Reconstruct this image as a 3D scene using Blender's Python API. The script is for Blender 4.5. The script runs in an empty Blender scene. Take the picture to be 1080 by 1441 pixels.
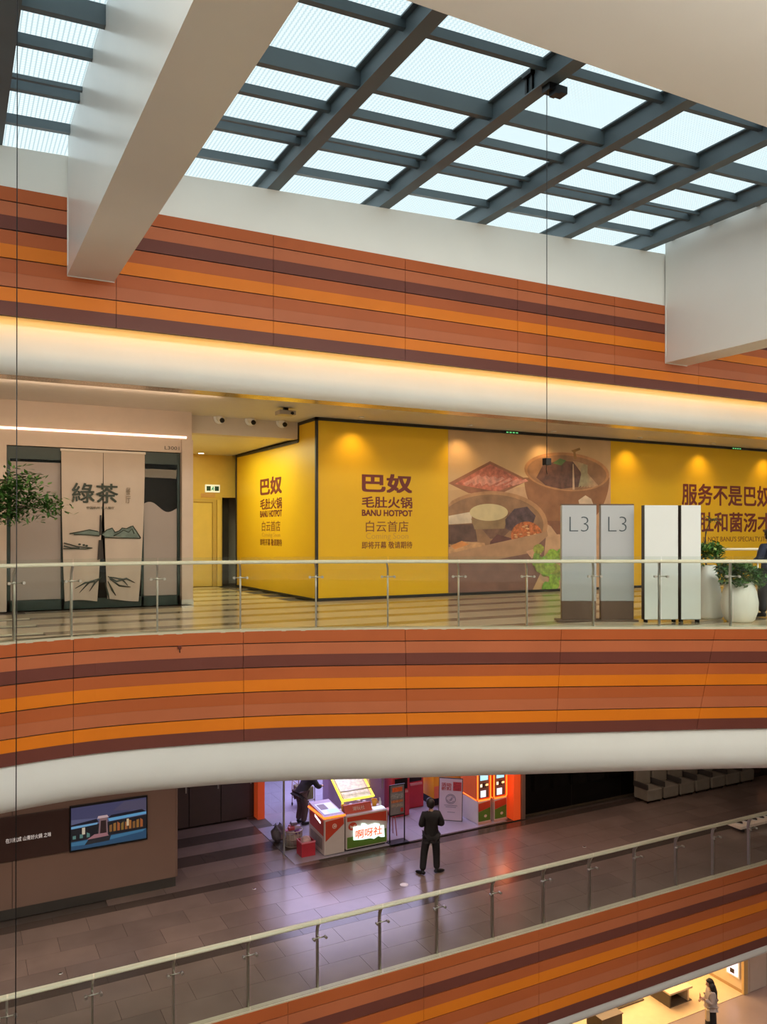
import bpy, bmesh, math, random
import numpy as np
from mathutils import Vector, Matrix

random.seed(7)
SC = bpy.context.scene
COL = SC.collection

# ------------------------------------------------------------------ camera, sky, lights, exposure
EYE = 1.68
YAW = math.radians(28.0)
cam_d = bpy.data.cameras.new('camera')
cam = bpy.data.objects.new('camera', cam_d)
COL.objects.link(cam)
cam.location = (0, 0, EYE)
cam.rotation_euler = (math.radians(90), 0, -YAW)
cam_d.sensor_fit = 'HORIZONTAL'
cam_d.sensor_width = 36.0
cam_d.lens = 36.0 * 1150 / 1080
cam_d.shift_y = (750 - 720.5) / 1080
cam_d.clip_start = 0.05
cam_d.clip_end = 400
SC.camera = cam

SC.view_settings.view_transform = 'Standard'
SC.view_settings.look = 'None'
SC.view_settings.gamma = 1
SC.view_settings.exposure = 0.3
SC.view_settings.use_curve_mapping = False
try:
    SC.cycles.use_denoising = True
    SC.cycles.max_bounces = 8
    SC.cycles.diffuse_bounces = 4
    SC.cycles.transparent_max_bounces = 16
    SC.cycles.sample_clamp_indirect = 6.0
    SC.cycles.caustics_reflective = False
    SC.cycles.caustics_refractive = False
except Exception:
    pass

world = bpy.data.worlds.new('overcast_sky')
SC.world = world
world.use_nodes = True
bg = world.node_tree.nodes['Background']
bg.inputs[0].default_value = (0.92, 0.98, 1.0, 1)
bg.inputs[1].default_value = 6.0


def lamp(kind, name, loc, energy, color=(1, 1, 1), rot=(0, 0, 0), **kw):
    d = bpy.data.lights.new(name, kind)
    d.energy = energy
    d.color = color
    for k, v in kw.items():
        setattr(d, k, v)
    o = bpy.data.objects.new(name, d)
    o.location = loc
    o.rotation_euler = rot
    COL.objects.link(o)
    return o


def area(name, loc, energy, sx, sy, color=(1, 1, 1), rot=(0, 0, 0)):
    return lamp('AREA', name, loc, energy, color, rot, shape='RECTANGLE', size=sx, size_y=sy)


WARM = (1.0, 0.66, 0.30)
SOFTWARM = (1.0, 0.80, 0.58)
Z2, Z1 = -6.3, -12.6          # floors of the two lower storeys (the camera's storey is z = 0)
# warm light line hidden behind the lower edge of the top fascia
area('cove_light', (19.5, 13.96, 5.12), 130, 50, 0.05, (1.0, 0.44, 0.045))
# luminaires in the ceilings
area('walkway_light', (13, 15.6, 4.50), 85, 24, 0.5, (1.0, 0.72, 0.44))
area('store_light', (2.0, 16.6, 4.45), 60, 6.0, 0.4, (1.0, 0.70, 0.48), (math.radians(48), 0, 0))  # added, tilted at the wall in place of strip light and ceiling bounce
area('corridor_light', (6.5, 21.6, 4.09), 105, 1.6, 3.6, (0.94, 1.0, 0.62))
area('arcade_light', (10.9, 22.5, -2.95), 340, 5.0, 5.0, (0.66, 0.60, 1.0))
area('hall_light', (7.0, 15.9, -2.92), 190, 24, 0.6, (1.0, 0.74, 0.60))
area('shop_light', (19.0, 20.4, -9.2), 420, 5.0, 4.6, (1.0, 0.70, 0.36))
area('ground_hall_light', (20.0, 15.0, -8.72), 80, 12, 0.6, (1.0, 0.72, 0.6))
# unseen warm fill lamp added to brighten the curved gallery fascia
area('facing_gallery_light', (8.0, 0.6, 4.4), 340, 20, 0.6, (1.0, 0.68, 0.38), (math.radians(38), 0, 0))
# unseen fill lamp added below the near soffit to brighten the upper fascia
area('atrium_light', (9.0, 3.6, 6.9), 760, 22, 1.2, (1.0, 0.98, 0.92), (math.radians(72), 0, 0))

# ------------------------------------------------------------------ helpers
F, CX, HY = 1150.0, 540.0, 750.0
SN, CS = math.sin(YAW), math.cos(YAW)


def ray(px, py):
    a = (px - CX) / F
    return (a * CS + SN, -a * SN + CS, (HY - py) / F)


def on_z(px, py, z):
    r = ray(px, py)
    t = (z - EYE) / r[2]
    return Vector((t * r[0], t * r[1], z))


def on_y(px, py, y):
    r = ray(px, py)
    t = y / r[1]
    return Vector((t * r[0], y, EYE + t * r[2]))


def on_x(px, py, x):
    r = ray(px, py)
    t = x / r[0]
    return Vector((x, t * r[1], EYE + t * r[2]))


MATS = {}


def mat(name, rgb, rough=0.5, metal=0.0, var=0.06, scale=4.0, emit=None, estr=1.0, coat=0.0, bump=0.0, bscale=60, spec=None):
    if name in MATS:
        return MATS[name]
    m = bpy.data.materials.new(name)
    m.use_nodes = True
    nt = m.node_tree
    p = nt.nodes['Principled BSDF']
    p.inputs['Roughness'].default_value = rough
    p.inputs['Metallic'].default_value = metal
    if spec is not None:
        p.inputs['Specular IOR Level'].default_value = spec
    if coat:
        p.inputs['Coat Weight'].default_value = coat
        p.inputs['Coat Roughness'].default_value = 0.08
    tc = nt.nodes.new('ShaderNodeTexCoord')
    if var > 0:
        nz = nt.nodes.new('ShaderNodeTexNoise')
        nz.inputs['Scale'].default_value = scale
        nz.inputs['Detail'].default_value = 3
        nt.links.new(tc.outputs['Object'], nz.inputs['Vector'])
        rp = nt.nodes.new('ShaderNodeValToRGB')
        rp.color_ramp.elements[0].position = 0.3
        rp.color_ramp.elements[1].position = 0.7
        rp.color_ramp.elements[0].color = [c * (1 - var) for c in rgb] + [1]
        rp.color_ramp.elements[1].color = [min(1, c * (1 + var)) for c in rgb] + [1]
        nt.links.new(nz.outputs['Fac'], rp.inputs['Fac'])
        nt.links.new(rp.outputs['Color'], p.inputs['Base Color'])
    else:
        p.inputs['Base Color'].default_value = list(rgb) + [1]
    if bump:
        nb = nt.nodes.new('ShaderNodeTexNoise')
        nb.inputs['Scale'].default_value = bscale
        nt.links.new(tc.outputs['Object'], nb.inputs['Vector'])
        b = nt.nodes.new('ShaderNodeBump')
        b.inputs['Strength'].default_value = bump
        b.inputs['Distance'].default_value = 0.01
        nt.links.new(nb.outputs['Fac'], b.inputs['Height'])
        nt.links.new(b.outputs['Normal'], p.inputs['Normal'])
    if emit:
        p.inputs['Emission Color'].default_value = list(emit) + [1]
        p.inputs['Emission Strength'].default_value = estr
    MATS[name] = m
    return m


def glass(name, tint, refl=0.6, rough=0.0):
    m = bpy.data.materials.new(name)
    m.use_nodes = True
    nt = m.node_tree
    nt.nodes.clear()
    out = nt.nodes.new('ShaderNodeOutputMaterial')
    tr = nt.nodes.new('ShaderNodeBsdfTransparent')
    tr.inputs[0].default_value = list(tint) + [1]
    gl = nt.nodes.new('ShaderNodeBsdfGlossy')
    gl.inputs['Roughness'].default_value = rough
    lw = nt.nodes.new('ShaderNodeFresnel')
    lw.inputs[0].default_value = 1.45
    mu = nt.nodes.new('ShaderNodeMath')
    mu.operation = 'MULTIPLY'
    mu.inputs[1].default_value = refl
    mx = nt.nodes.new('ShaderNodeMixShader')
    ge = nt.nodes.new('ShaderNodeNewGeometry')
    inv = nt.nodes.new('ShaderNodeMath')
    inv.operation = 'SUBTRACT'
    inv.inputs[0].default_value = 1.0
    nt.links.new(ge.outputs['Backfacing'], inv.inputs[1])
    m2 = nt.nodes.new('ShaderNodeMath')
    m2.operation = 'MULTIPLY'
    nt.links.new(lw.outputs[0], m2.inputs[0])
    nt.links.new(inv.outputs[0], m2.inputs[1])
    nt.links.new(m2.outputs[0], mu.inputs[0])
    nt.links.new(mu.outputs[0], mx.inputs[0])
    nt.links.new(tr.outputs[0], mx.inputs[1])
    nt.links.new(gl.outputs[0], mx.inputs[2])
    nt.links.new(mx.outputs[0], out.inputs[0])
    MATS[name] = m
    return m


def skylight_glass():
    """fritted roof glass: clear cells between whitish printed lines"""
    m = bpy.data.materials.new('fritted_glass')
    m.use_nodes = True
    nt = m.node_tree
    nt.nodes.clear()
    out = nt.nodes.new('ShaderNodeOutputMaterial')
    tc = nt.nodes.new('ShaderNodeTexCoord')
    br = nt.nodes.new('ShaderNodeTexBrick')
    br.offset = 0.0
    br.inputs['Color1'].default_value = (1, 1, 1, 1)
    br.inputs['Color2'].default_value = (0.93, 0.93, 0.93, 1)
    br.inputs['Mortar'].default_value = (0, 0, 0, 1)
    br.inputs['Scale'].default_value = 1.0
    br.inputs['Mortar Size'].default_value = 0.012
    br.inputs['Mortar Smooth'].default_value = 0.6
    br.inputs['Brick Width'].default_value = 0.062
    br.inputs['Row Height'].default_value = 0.062
    nt.links.new(tc.outputs['Object'], br.inputs['Vector'])
    tr = nt.nodes.new('ShaderNodeBsdfTransparent')
    tr.inputs[0].default_value = (0.395, 0.415, 0.418, 1)
    fr = nt.nodes.new('ShaderNodeBsdfTransparent')
    fr.inputs[0].default_value = (0.285, 0.315, 0.32, 1)
    mx = nt.nodes.new('ShaderNodeMixShader')
    nt.links.new(br.outputs['Color'], mx.inputs[0])
    nt.links.new(fr.outputs[0], mx.inputs[1])
    nt.links.new(tr.outputs[0], mx.inputs[2])
    nt.links.new(mx.outputs[0], out.inputs[0])
    return m


ORIG = {}


class MB:
    def __init__(s):
        s.v, s.f, s.m, s.sm = [], [], [], []

    def add(s, vs, fs, mi=0, smooth=False):
        b = len(s.v)
        s.v += [tuple(v) for v in vs]
        for f in fs:
            s.f.append([b + i for i in f])
            s.m.append(mi)
            s.sm.append(smooth)
        return s

    def box(s, x0, x1, y0, y1, z0, z1, mi=0):
        vs = [(x, y, z) for z in (z0, z1) for y in (y0, y1) for x in (x0, x1)]
        return s.add(vs, [(0, 2, 3, 1), (4, 5, 7, 6), (0, 1, 5, 4), (2, 6, 7, 3), (0, 4, 6, 2), (1, 3, 7, 5)], mi)

    def bbox(s, x0, x1, y0, y1, z0, z1, b=0.01, mi=0):
        """box with chamfered edges"""
        bm = bmesh.new()
        bmesh.ops.create_cube(bm, size=1)
        for v in bm.verts:
            v.co = Vector(((x0 + x1) / 2 + v.co.x * (x1 - x0), (y0 + y1) / 2 + v.co.y * (y1 - y0), (z0 + z1) / 2 + v.co.z * (z1 - z0)))
        bmesh.ops.bevel(bm, geom=list(bm.edges), offset=b, segments=2, affect='EDGES', profile=0.5)
        s.from_bm(bm, mi)
        return s

    def from_bm(s, bm, mi=0, smooth=False):
        bm.verts.index_update()
        s.add([v.co[:] for v in bm.verts], [[v.index for v in f.verts] for f in bm.faces], mi, smooth)
        bm.free()

    def prism(s, pts, vec, mi=0):
        """polygon pts extruded along vec"""
        n = len(pts)
        a = [Vector(p) for p in pts]
        b = [p + Vector(vec) for p in a]
        fs = [list(range(n))[::-1], list(range(n, 2 * n))]
        fs += [(i, (i + 1) % n, n + (i + 1) % n, n + i) for i in range(n)]
        return s.add(a + b, fs, mi)

    def tube(s, pts, r, n=10, mi=0, caps=True):
        pts = [Vector(p) for p in pts]
        rs = r if isinstance(r, (list, tuple)) else [r] * len(pts)
        vs, fs = [], []
        up = None
        for i, p in enumerate(pts):
            d = (pts[min(i + 1, len(pts) - 1)] - pts[max(i - 1, 0)]).normalized()
            if up is None:
                up = Vector((0, 0, 1)) if abs(d.z) < 0.9 else Vector((1, 0, 0))
            a = d.cross(up).normalized()
            up = a.cross(d).normalized()
            for k in range(n):
                t = 2 * math.pi * k / n
                vs.append(p + (a * math.cos(t) + up * math.sin(t)) * rs[i])
        for i in range(len(pts) - 1):
            for k in range(n):
                k2 = (k + 1) % n
                fs.append((i * n + k, i * n + k2, (i + 1) * n + k2, (i + 1) * n + k))
        s.add(vs, fs, mi, True)
        if caps:
            b = len(s.v) - len(vs)
            for ring, rev in ((0, False), (len(pts) - 1, True)):
                ids = [b + ring * n + k for k in range(n)]
                s.f.append(ids[::-1] if not rev else ids)
                s.m.append(mi)
                s.sm.append(False)
        return s

    def lathe(s, prof, c=(0, 0, 0), n=24, mi=0, sx=1.0, sy=1.0):
        vs, fs = [], []
        for r, z in prof:
            for k in range(n):
                t = 2 * math.pi * k / n
                vs.append((c[0] + r * sx * math.cos(t), c[1] + r * sy * math.sin(t), c[2] + z))
        for i in range(len(prof) - 1):
            for k in range(n):
                k2 = (k + 1) % n
                fs.append((i * n + k, i * n + k2, (i + 1) * n + k2, (i + 1) * n + k))
        s.add(vs, fs, mi, True)
        b = len(s.v) - len(vs)
        s.f.append([b + k for k in range(n)][::-1]); s.m.append(mi); s.sm.append(False)
        l = b + (len(prof) - 1) * n
        s.f.append([l + k for k in range(n)]); s.m.append(mi); s.sm.append(False)
        return s

    def ball(s, c, r, mi=0, seg=12, rings=8, sx=1, sy=1, sz=1):
        prof = [(r * math.sin(math.pi * (i + 0.02) / (rings + 0.04)), -r * sz * math.cos(math.pi * (i + 0.02) / (rings + 0.04))) for i in range(rings + 1)]
        return s.lathe(prof, c, seg, mi, sx, sy)

    def build(s, name, mats, parent=None, xf=None):
        if not isinstance(mats, (list, tuple)):
            mats = [mats]
        off = Vector((0, 0, 0))
        vs = [Vector(v) for v in s.v]
        if xf is not None:
            vs = [xf @ v for v in vs]
        if parent is not None:
            off = ORIG.get(parent.name, Vector((0, 0, 0)))
            org = off
        else:
            a = np.array([v[:] for v in vs])
            lo, hi = a.min(0), a.max(0)
            org = Vector(((lo[0] + hi[0]) / 2, (lo[1] + hi[1]) / 2, lo[2]))
        me = bpy.data.meshes.new(name)
        me.from_pydata([v - org for v in vs], [], s.f)
        for m in mats:
            me.materials.append(m)
        me.polygons.foreach_set('material_index', s.m)
        me.polygons.foreach_set('use_smooth', s.sm)
        me.update()
        o = bpy.data.objects.new(name, me)
        COL.objects.link(o)
        if parent is not None:
            o.parent = parent
            ORIG[o.name] = org
        else:
            o.location = org
            ORIG[o.name] = org
        return o


def tag(o, label=None, cat=None, group=None, kind=None):
    if label: o['label'] = label
    if cat: o['category'] = cat
    if group: o['group'] = group
    if kind: o['kind'] = kind
    return o


def thing(name, label, cat, loc=(0, 0, 0), group=None, kind=None):
    o = bpy.data.objects.new(name, None)
    o.empty_display_size = 0.2
    COL.objects.link(o)
    o.location = loc
    ORIG[o.name] = Vector(loc)
    return tag(o, label, cat, group, kind)


def structure(o, label):
    o['kind'] = 'structure'
    o['label'] = label
    return o


def sbox(name, label, m, *a):
    return structure(MB().box(*a).build(name, m), label)


def copy_tree(root, loc, rz=0.0, label=None):
    c = root.copy(); COL.objects.link(c)
    c.location = loc
    c.rotation_euler = (0, 0, rz)
    if label: c['label'] = label
    for ch in list(root.children):
        d = ch.copy(); COL.objects.link(d); d.parent = c
        for g in list(ch.children):
            e = g.copy(); COL.objects.link(e); e.parent = d
    return c


BAKE = []      # objects with text or modifiers, turned into meshes in one pass at the end


def text(body, m, parent, origin, ux, uz, x0, x1, z0, z1, bold=0.0, name='lettering', depth=0.004):
    """flat lettering fitted into the box x0..x1 by z0..z1 of the plane through origin spanned by ux (reading direction) and uz (up)"""
    cu = bpy.data.curves.new(name, 'FONT')
    cu.body = body
    cu.size = 1.0
    cu.offset = bold if bold < 0 else 0.0
    cu.extrude = 0.01
    cu.resolution_u = 3
    o = bpy.data.objects.new(name, cu)
    COL.objects.link(o)
    BAKE.append((o, m, parent, Vector(origin), Vector(ux), Vector(uz), (x0, x1, z0, z1), depth, name, max(0.0, bold)))


def skin(name, pts, edges, m, parent, sub=2):
    me = bpy.data.meshes.new(name)
    keys = list(pts)
    me.from_pydata([pts[k][:3] for k in keys], [(keys.index(a), keys.index(b)) for a, b in edges], [])
    o = bpy.data.objects.new(name, me)
    COL.objects.link(o)
    md = o.modifiers.new('skin', 'SKIN')
    md.use_smooth_shade = True
    for i, k in enumerate(keys):
        sv = me.skin_vertices[0].data[i]
        r = pts[k][3]
        sv.radius = (r, r) if not isinstance(r, tuple) else r
        sv.use_root = (i == 0)
    su = o.modifiers.new('sub', 'SUBSURF')
    su.levels = sub
    su.render_levels = sub
    BAKE.append((o, m, parent, None, None, None, None, 0, name, 0.0))


def bake_all():
    bpy.context.view_layer.update()
    dg = bpy.context.evaluated_depsgraph_get()
    for (o, m, parent, origin, ux, uz, boxr, depth, name, bold) in BAKE:
        me = bpy.data.meshes.new_from_object(o.evaluated_get(dg))
        if origin is not None and len(me.vertices):
            if bold > 0:      # heavier strokes: the same outline laid over itself, shifted by a hair
                bm = bmesh.new()
                for dx, dy in ((-1, -1), (1, -1), (-1, 1), (1, 1), (0, 0)):
                    t = me.copy()
                    for v in t.vertices:
                        v.co.x += dx * bold; v.co.y += dy * bold; v.co.z += 0.0001 * (dx + 2 * dy) * (1 if v.co.z > 0 else 0)
                    bm.from_mesh(t)
                    bpy.data.meshes.remove(t)
                bm.to_mesh(me); bm.free()
            a = np.array([v.co[:] for v in me.vertices])
            lo, hi = a.min(0), a.max(0)
            x0, x1, z0, z1 = boxr
            nrm = ux.cross(uz)
            off = ORIG.get(parent.name, Vector((0, 0, 0)))
            for v in me.vertices:
                tx = (v.co.x - lo[0]) / max(1e-6, hi[0] - lo[0])
                ty = (v.co.y - lo[1]) / max(1e-6, hi[1] - lo[1])
                dz = depth + v.co.z * 0.02 if v.co.z > 0 else 0.0
                v.co = origin + ux * (x0 + tx * (x1 - x0)) + uz * (z0 + ty * (z1 - z0)) + nrm * dz - off
        me.materials.clear()
        me.materials.append(m)
        data = o.data
        bpy.data.objects.remove(o, do_unlink=True)
        n = bpy.data.objects.new(name, me)
        COL.objects.link(n)
        n.parent = parent


def spline(pts):
    xs = np.array([p[0] for p in pts], float)
    ys = np.array([p[1] for p in pts], float)
    d = np.gradient(ys, xs)

    def f(x):
        i = int(np.clip(np.searchsorted(xs, x) - 1, 0, len(xs) - 2))
        h = xs[i + 1] - xs[i]
        t = (x - xs[i]) / h
        return float((2 * t**3 - 3 * t**2 + 1) * ys[i] + (t**3 - 2 * t**2 + t) * h * d[i] + (-2 * t**3 + 3 * t**2) * ys[i + 1] + (t**3 - t**2) * h * d[i + 1])
    return f


# ------------------------------------------------------------------ materials
WHITE = mat('white_plaster', (0.80, 0.80, 0.76), 0.45, var=0.02, scale=1.0)
GIRDER = mat('white_metal_cladding', (0.80, 0.79, 0.75), 0.28, var=0.02, scale=0.8)
SOFFIT = mat('beige_soffit', (0.62, 0.54, 0.44), 0.4, var=0.03)
METALSOFF = mat('champagne_metal', (0.66, 0.54, 0.40), 0.22, 0.6, var=0.04)
STEEL_DARK = mat('grey_painted_steel', (0.095, 0.130, 0.150), 0.5, var=0.06, scale=2)
BACKING = mat('dark_joint', (0.03, 0.02, 0.018), 0.8, var=0)
BRICK = mat('terracotta_panel', (0.44, 0.105, 0.030), 0.42, spec=0.25, var=0.05, scale=0.7)
LBRICK = mat('pale_terracotta_panel', (0.47, 0.135, 0.055), 0.42, spec=0.25, var=0.05, scale=0.7)
MAROON = mat('maroon_panel', (0.155, 0.045, 0.032), 0.42, spec=0.25, var=0.05, scale=0.7)
ORANGE = mat('orange_panel', (0.72, 0.190, 0.012), 0.42, spec=0.25, var=0.04, scale=0.7)
STRIPES = [BRICK, LBRICK, MAROON, BRICK, ORANGE, BRICK, LBRICK, ORANGE, MAROON]
STEEL = mat('brushed_steel', (0.52, 0.50, 0.45), 0.3, 1.0, var=0.03)
RAIL = mat('champagne_handrail', (0.80, 0.73, 0.56), 0.4, 0.0, var=0.03)
GLASS = glass('clear_glass', (0.93, 0.95, 0.93), 0.9)
DARKGLASS = glass('dark_shop_glass', (0.55, 0.56, 0.55), 0.5)
FRIT = skylight_glass()
CLEARROOF = glass('tinted_roof_glass', (0.66, 0.68, 0.68), 0.5)
BEIGE = mat('beige_wall', (0.56, 0.44, 0.34), 0.5, var=0.03)
YELLOW = mat('yellow_hoarding', (0.80, 0.48, 0.016), 0.42, spec=0.25, var=0.02, scale=0.6)
BLACKTRIM = mat('black_trim', (0.018, 0.014, 0.01), 0.5, var=0)
MARK = mat('dark_red_print', (0.17, 0.022, 0.012), 0.5, var=0)
BROWNINK = mat('brown_print', (0.20, 0.05, 0.01), 0.5, var=0)
PALEINK = mat('pale_yellow_print', (0.62, 0.34, 0.03), 0.5, var=0)
TILE_L = mat('cream_floor_tile', (0.66, 0.55, 0.39), 0.16, var=0.08, scale=1.5)
TILE_D = mat('taupe_floor_tile', (0.26, 0.20, 0.13), 0.16, var=0.08, scale=1.5)
TILE2 = mat('brown_floor_tile', (0.205, 0.150, 0.125), 0.22, var=0.12, scale=1.2)
TILE2B = mat('grey_brown_floor_tile', (0.175, 0.130, 0.110), 0.24, var=0.12, scale=1.2)
TILE2D = mat('dark_brown_floor_tile', (0.075, 0.055, 0.045), 0.22, var=0.10, scale=1.2)
GROUT = mat('grout', (0.07, 0.055, 0.045), 0.7, var=0)
BLACK = mat('black_cloth', (0.008, 0.008, 0.010), 0.8, var=0.1)
BLACKMETAL = mat('black_metal', (0.012, 0.012, 0.013), 0.35, 0.5, var=0)
SKINM = mat('skin', (0.55, 0.32, 0.22), 0.5, var=0.03)
HAIR = mat('black_hair', (0.008, 0.006, 0.005), 0.5, var=0.1)
POT = mat('white_ceramic', (0.82, 0.80, 0.74), 0.3, var=0.02)
LEAF = mat('green_leaf', (0.055, 0.16, 0.025), 0.5, var=0.4, scale=14)
LEAFP = mat('pale_green_leaf', (0.32, 0.46, 0.12), 0.5, var=0.3, scale=14)
BARK = mat('bark', (0.07, 0.045, 0.03), 0.8, var=0.2)
SOIL = mat('soil', (0.05, 0.035, 0.025), 0.9, var=0.2)
PLAIN = mat('plain_white', (0.80, 0.80, 0.78), 0.4, var=0.02)
INK = mat('black_ink', (0.02, 0.02, 0.02), 0.5, var=0)

# ------------------------------------------------------------------ large structure: fascias, slabs, skylight
ZS = lambda x: 7.59 + 0.042 * x            # underside of the roof steel, rising along the hall
XA, XB = -8.0, 34.0


def fascia(name, label, ftop, fbot, ztop, zbot, joints, thick=0.03):
    """striped cladding: one panel per stripe and bay, recessed joints between rows"""
    root = structure(thing(name, None, None, (joints[0], ftop(joints[0]), zbot)), label)
    n = len(STRIPES)
    h = (ztop - zbot) / n

    def yat(x, z):
        k = (ztop - z) / (ztop - zbot)
        return ftop(x) * (1 - k) + fbot(x) * k
    straight = abs(ftop(5) - ftop(9)) < 1e-6
    for i, m in enumerate(STRIPES):
        gt = 0.009 if i in (1, 3, 5, 7) else 0.0008
        gb = 0.009 if i in (0, 2, 4, 6) else 0.0008
        za, zb = ztop - i * h - gt, ztop - (i + 1) * h + gb
        for xa, xb in zip(joints[:-1], joints[1:]):
            xs = np.linspace(xa + 0.004, xb - 0.004, 2 if straight else 9)
            mb = MB()
            vs, fs = [], []
            for x in xs:
                for z in (za, zb):
                    y = yat(x, z)
                    vs += [(x, y - thick, z), (x, y, z)]
            for k in range(len(xs) - 1):
                a, b = 4 * k, 4 * k + 4
                fs += [(a, a + 2, b + 2, b), (a + 1, b + 1, b + 3, a + 3), (a, b, b + 1, a + 1), (a + 2, a + 3, b + 3, b + 2)]
            e = 4 * (len(xs) - 1)
            fs += [(0, 1, 3, 2), (e, e + 2, e + 3, e + 1)]
            mb.add(vs, fs)
            mb.build('panel', m, root)
    xs = np.linspace(joints[0], joints[-1], 2 if straight else 60)
    vs, fs = [], []
    for x in xs:
        for z in (ztop - 0.005, zbot + 0.005):
            y = yat(x, z)
            vs += [(x, y + 0.001, z), (x, y + 0.07, z)]
    for k in range(len(xs) - 1):
        a, b = 4 * k, 4 * k + 4
        fs += [(a, a + 2, b + 2, b), (a + 1, b + 1, b + 3, a + 3), (a, b, b + 1, a + 1), (a + 2, a + 3, b + 3, b + 2)]
    e = 4 * (len(xs) - 1)
    fs += [(0, 1, 3, 2), (e, e + 2, e + 3, e + 1)]
    MB().add(vs, fs).build('backing', BACKING, root)
    return root


def sweep(name, label, m, f, prof, xs, smooth=True):
    """profile of (dy, z) carried along y = f(x)"""
    vs, fs = [], []
    n = len(prof)
    for x in xs:
        for dy, z in prof:
            vs.append((x, f(x) + dy, z))
    for i in range(len(xs) - 1):
        for k in range(n - 1):
            a = i * n + k
            fs.append((a, a + 1, a + n + 1, a + n))
    mb = MB().add(vs, fs, 0, smooth)
    return structure(mb.build(name, m), label)


YF = 13.8
j4 = [2.4 + 2.7 * k for k in range(-4, 12)]
fascia('wall_upper', 'striped terracotta, orange and maroon fascia under the skylight', lambda x: YF, lambda x: YF, 6.99, 5.02, j4)
# white upstand between the fascia and the roof glass (top edge follows the pitch)
x0, x1 = XA, XB
structure(MB().prism([(x0, YF + 0.0, 6.995), (x1, YF + 0.0, 6.995), (x1, YF + 0.0, ZS(x1)), (x0, YF + 0.0, ZS(x0))], (0, 0.25, 0)).build('trim_1', WHITE), 'white plaster upstand between striped fascia and skylight')
sweep('trim_2', 'white rounded cove lit warm from behind the top fascia', WHITE, lambda x: YF,
      [(0.34, 5.2), (0.34, 4.58), (0.35, 4.46), (0.39, 4.35), (0.47, 4.27), (0.60, 4.22)], [x0, x1])
sweep('trim_3', 'champagne metal soffit band behind the white cove', METALSOFF, lambda x: YF,
      [(0.60, 4.22), (0.70, 4.22), (0.70, 4.25), (1.2, 4.25), (1.2, 4.56)], [x0, x1], False)
# recessed slot above the cove and roof over the gallery
sbox('ceiling', 'dark slot and roof slab above the gallery', SOFFIT, x0, x1, YF + 0.075, 27, 5.22, 5.6)
sbox('roof_slab', 'solid roof over the gallery shops', SOFFIT, x0, x1, YF + 0.26, 27, 7.1, 7.3)
sbox('wall_back_upper', 'wall closing the roof void', SOFFIT, x0, x1, 26.9, 27.1, -13, 7.1)
sbox('ceiling', 'beige ceiling of the gallery', mat('ceiling_paint', (0.68, 0.64, 0.58), 0.5, var=0.02), x0, x1, YF + 1.2, 27, 4.53, 4.75)

# skylight
PUR = [7.55, 8.98, 10.27, 11.27, 12.46, 13.52]
BX = [5.12 + 2.25 * k for k in range(-5, 13)]
sky = structure(thing('window_1', None, None, (5, 10, 8)), 'pitched skylight of dark steel and fritted glass')


def slope_box(x0, x1, y0, y1, d0, d1, name, m, parent):
    vs = []
    for d in (d0, d1):
        for y in (y0, y1):
            for x in (x0, x1):
                vs.append((x, y, ZS(x) + d))
    return MB().add(vs, [(0, 2, 3, 1), (4, 5, 7, 6), (0, 1, 5, 4), (2, 6, 7, 3), (0, 4, 6, 2), (1, 3, 7, 5)]).build(name, m, parent)


YN = 7.3
for x in BX:
    b = slope_box(x - 0.13, x + 0.10, 5.0, YF + 3.0, 0.0, 0.02, 'beam', STEEL_DARK, sky)
    slope_box(x - 0.05, x + 0.05, 5.0, YF + 3.0, 0.02, 0.33, 'web', STEEL_DARK, b)
    slope_box(x - 0.13, x + 0.10, 5.0, YF + 3.0, 0.33, 0.355, 'top_flange', STEEL_DARK, b)
for xa, xb in zip(BX[:-1], BX[1:]):
    for k, y in enumerate(PUR):
        big = k == 2
        w, dp = (0.10, 0.25) if big else (0.09, 0.135)
        slope_box(xa + 0.05, xb - 0.05, y - w / 2, y + w / 2, 0.36 - dp, 0.36, 'purlin', STEEL_DARK, sky)
        if k == 4:
            slope_box(xa + 0.05, xb - 0.05, y - 0.30, y - 0.24, 0.25, 0.31, 'conduit', STEEL_DARK, sky)
    for ya, yb in zip([5.0] + PUR, PUR + [YF + 3.0]):
        slope_box(xa - 0.02, xb + 0.02 - 0.05, ya, yb - 0.02, 0.365, 0.385, 'pane', FRIT, sky)
# bracket with the hung lamp's clip on the second visible beam
bp = MB()
for dy in (-0.06, 0.06):
    bp.box(7.28, 7.32, 9.30 + dy - 0.02, 9.30 + dy + 0.02, ZS(7.3) + 0.02, ZS(7.3) + 0.33)
bp.box(7.24, 7.36, 9.20, 9.40, ZS(7.3) + 0.28, ZS(7.3) + 0.33)
bp.build('bracket', BLACKMETAL, sky)
MB().box(7.30, 7.62, 8.86, 9.02, ZS(7.4) - 0.10, ZS(7.4)).box(7.36, 7.44, 8.80, 8.94, ZS(7.4) - 0.17, ZS(7.4) - 0.08).build('clamp', BLACKMETAL, sky)

# transverse soffit nearer the camera, then an unseen roof light added for more sky light
sbox('ceiling', 'wide taupe soffit crossing the hall before the skylight', GIRDER, XA, XB, 2.6, YN, 7.15, 9.3)
sky2 = structure(thing('window_2', None, None, (10, -3, 8.5)), 'second skylight over the gallery facing the shops')
for xa, xb in zip(BX[:-1], BX[1:]):
    MB().box(xa, xb - 0.05, -8.8, 2.6, 8.5, 8.52).build('pane', CLEARROOF, sky2)
    MB().box(xa - 0.12, xa + 0.10, -8.8, 2.6, 8.0, 8.48).build('beam', STEEL_DARK, sky2)

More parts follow.
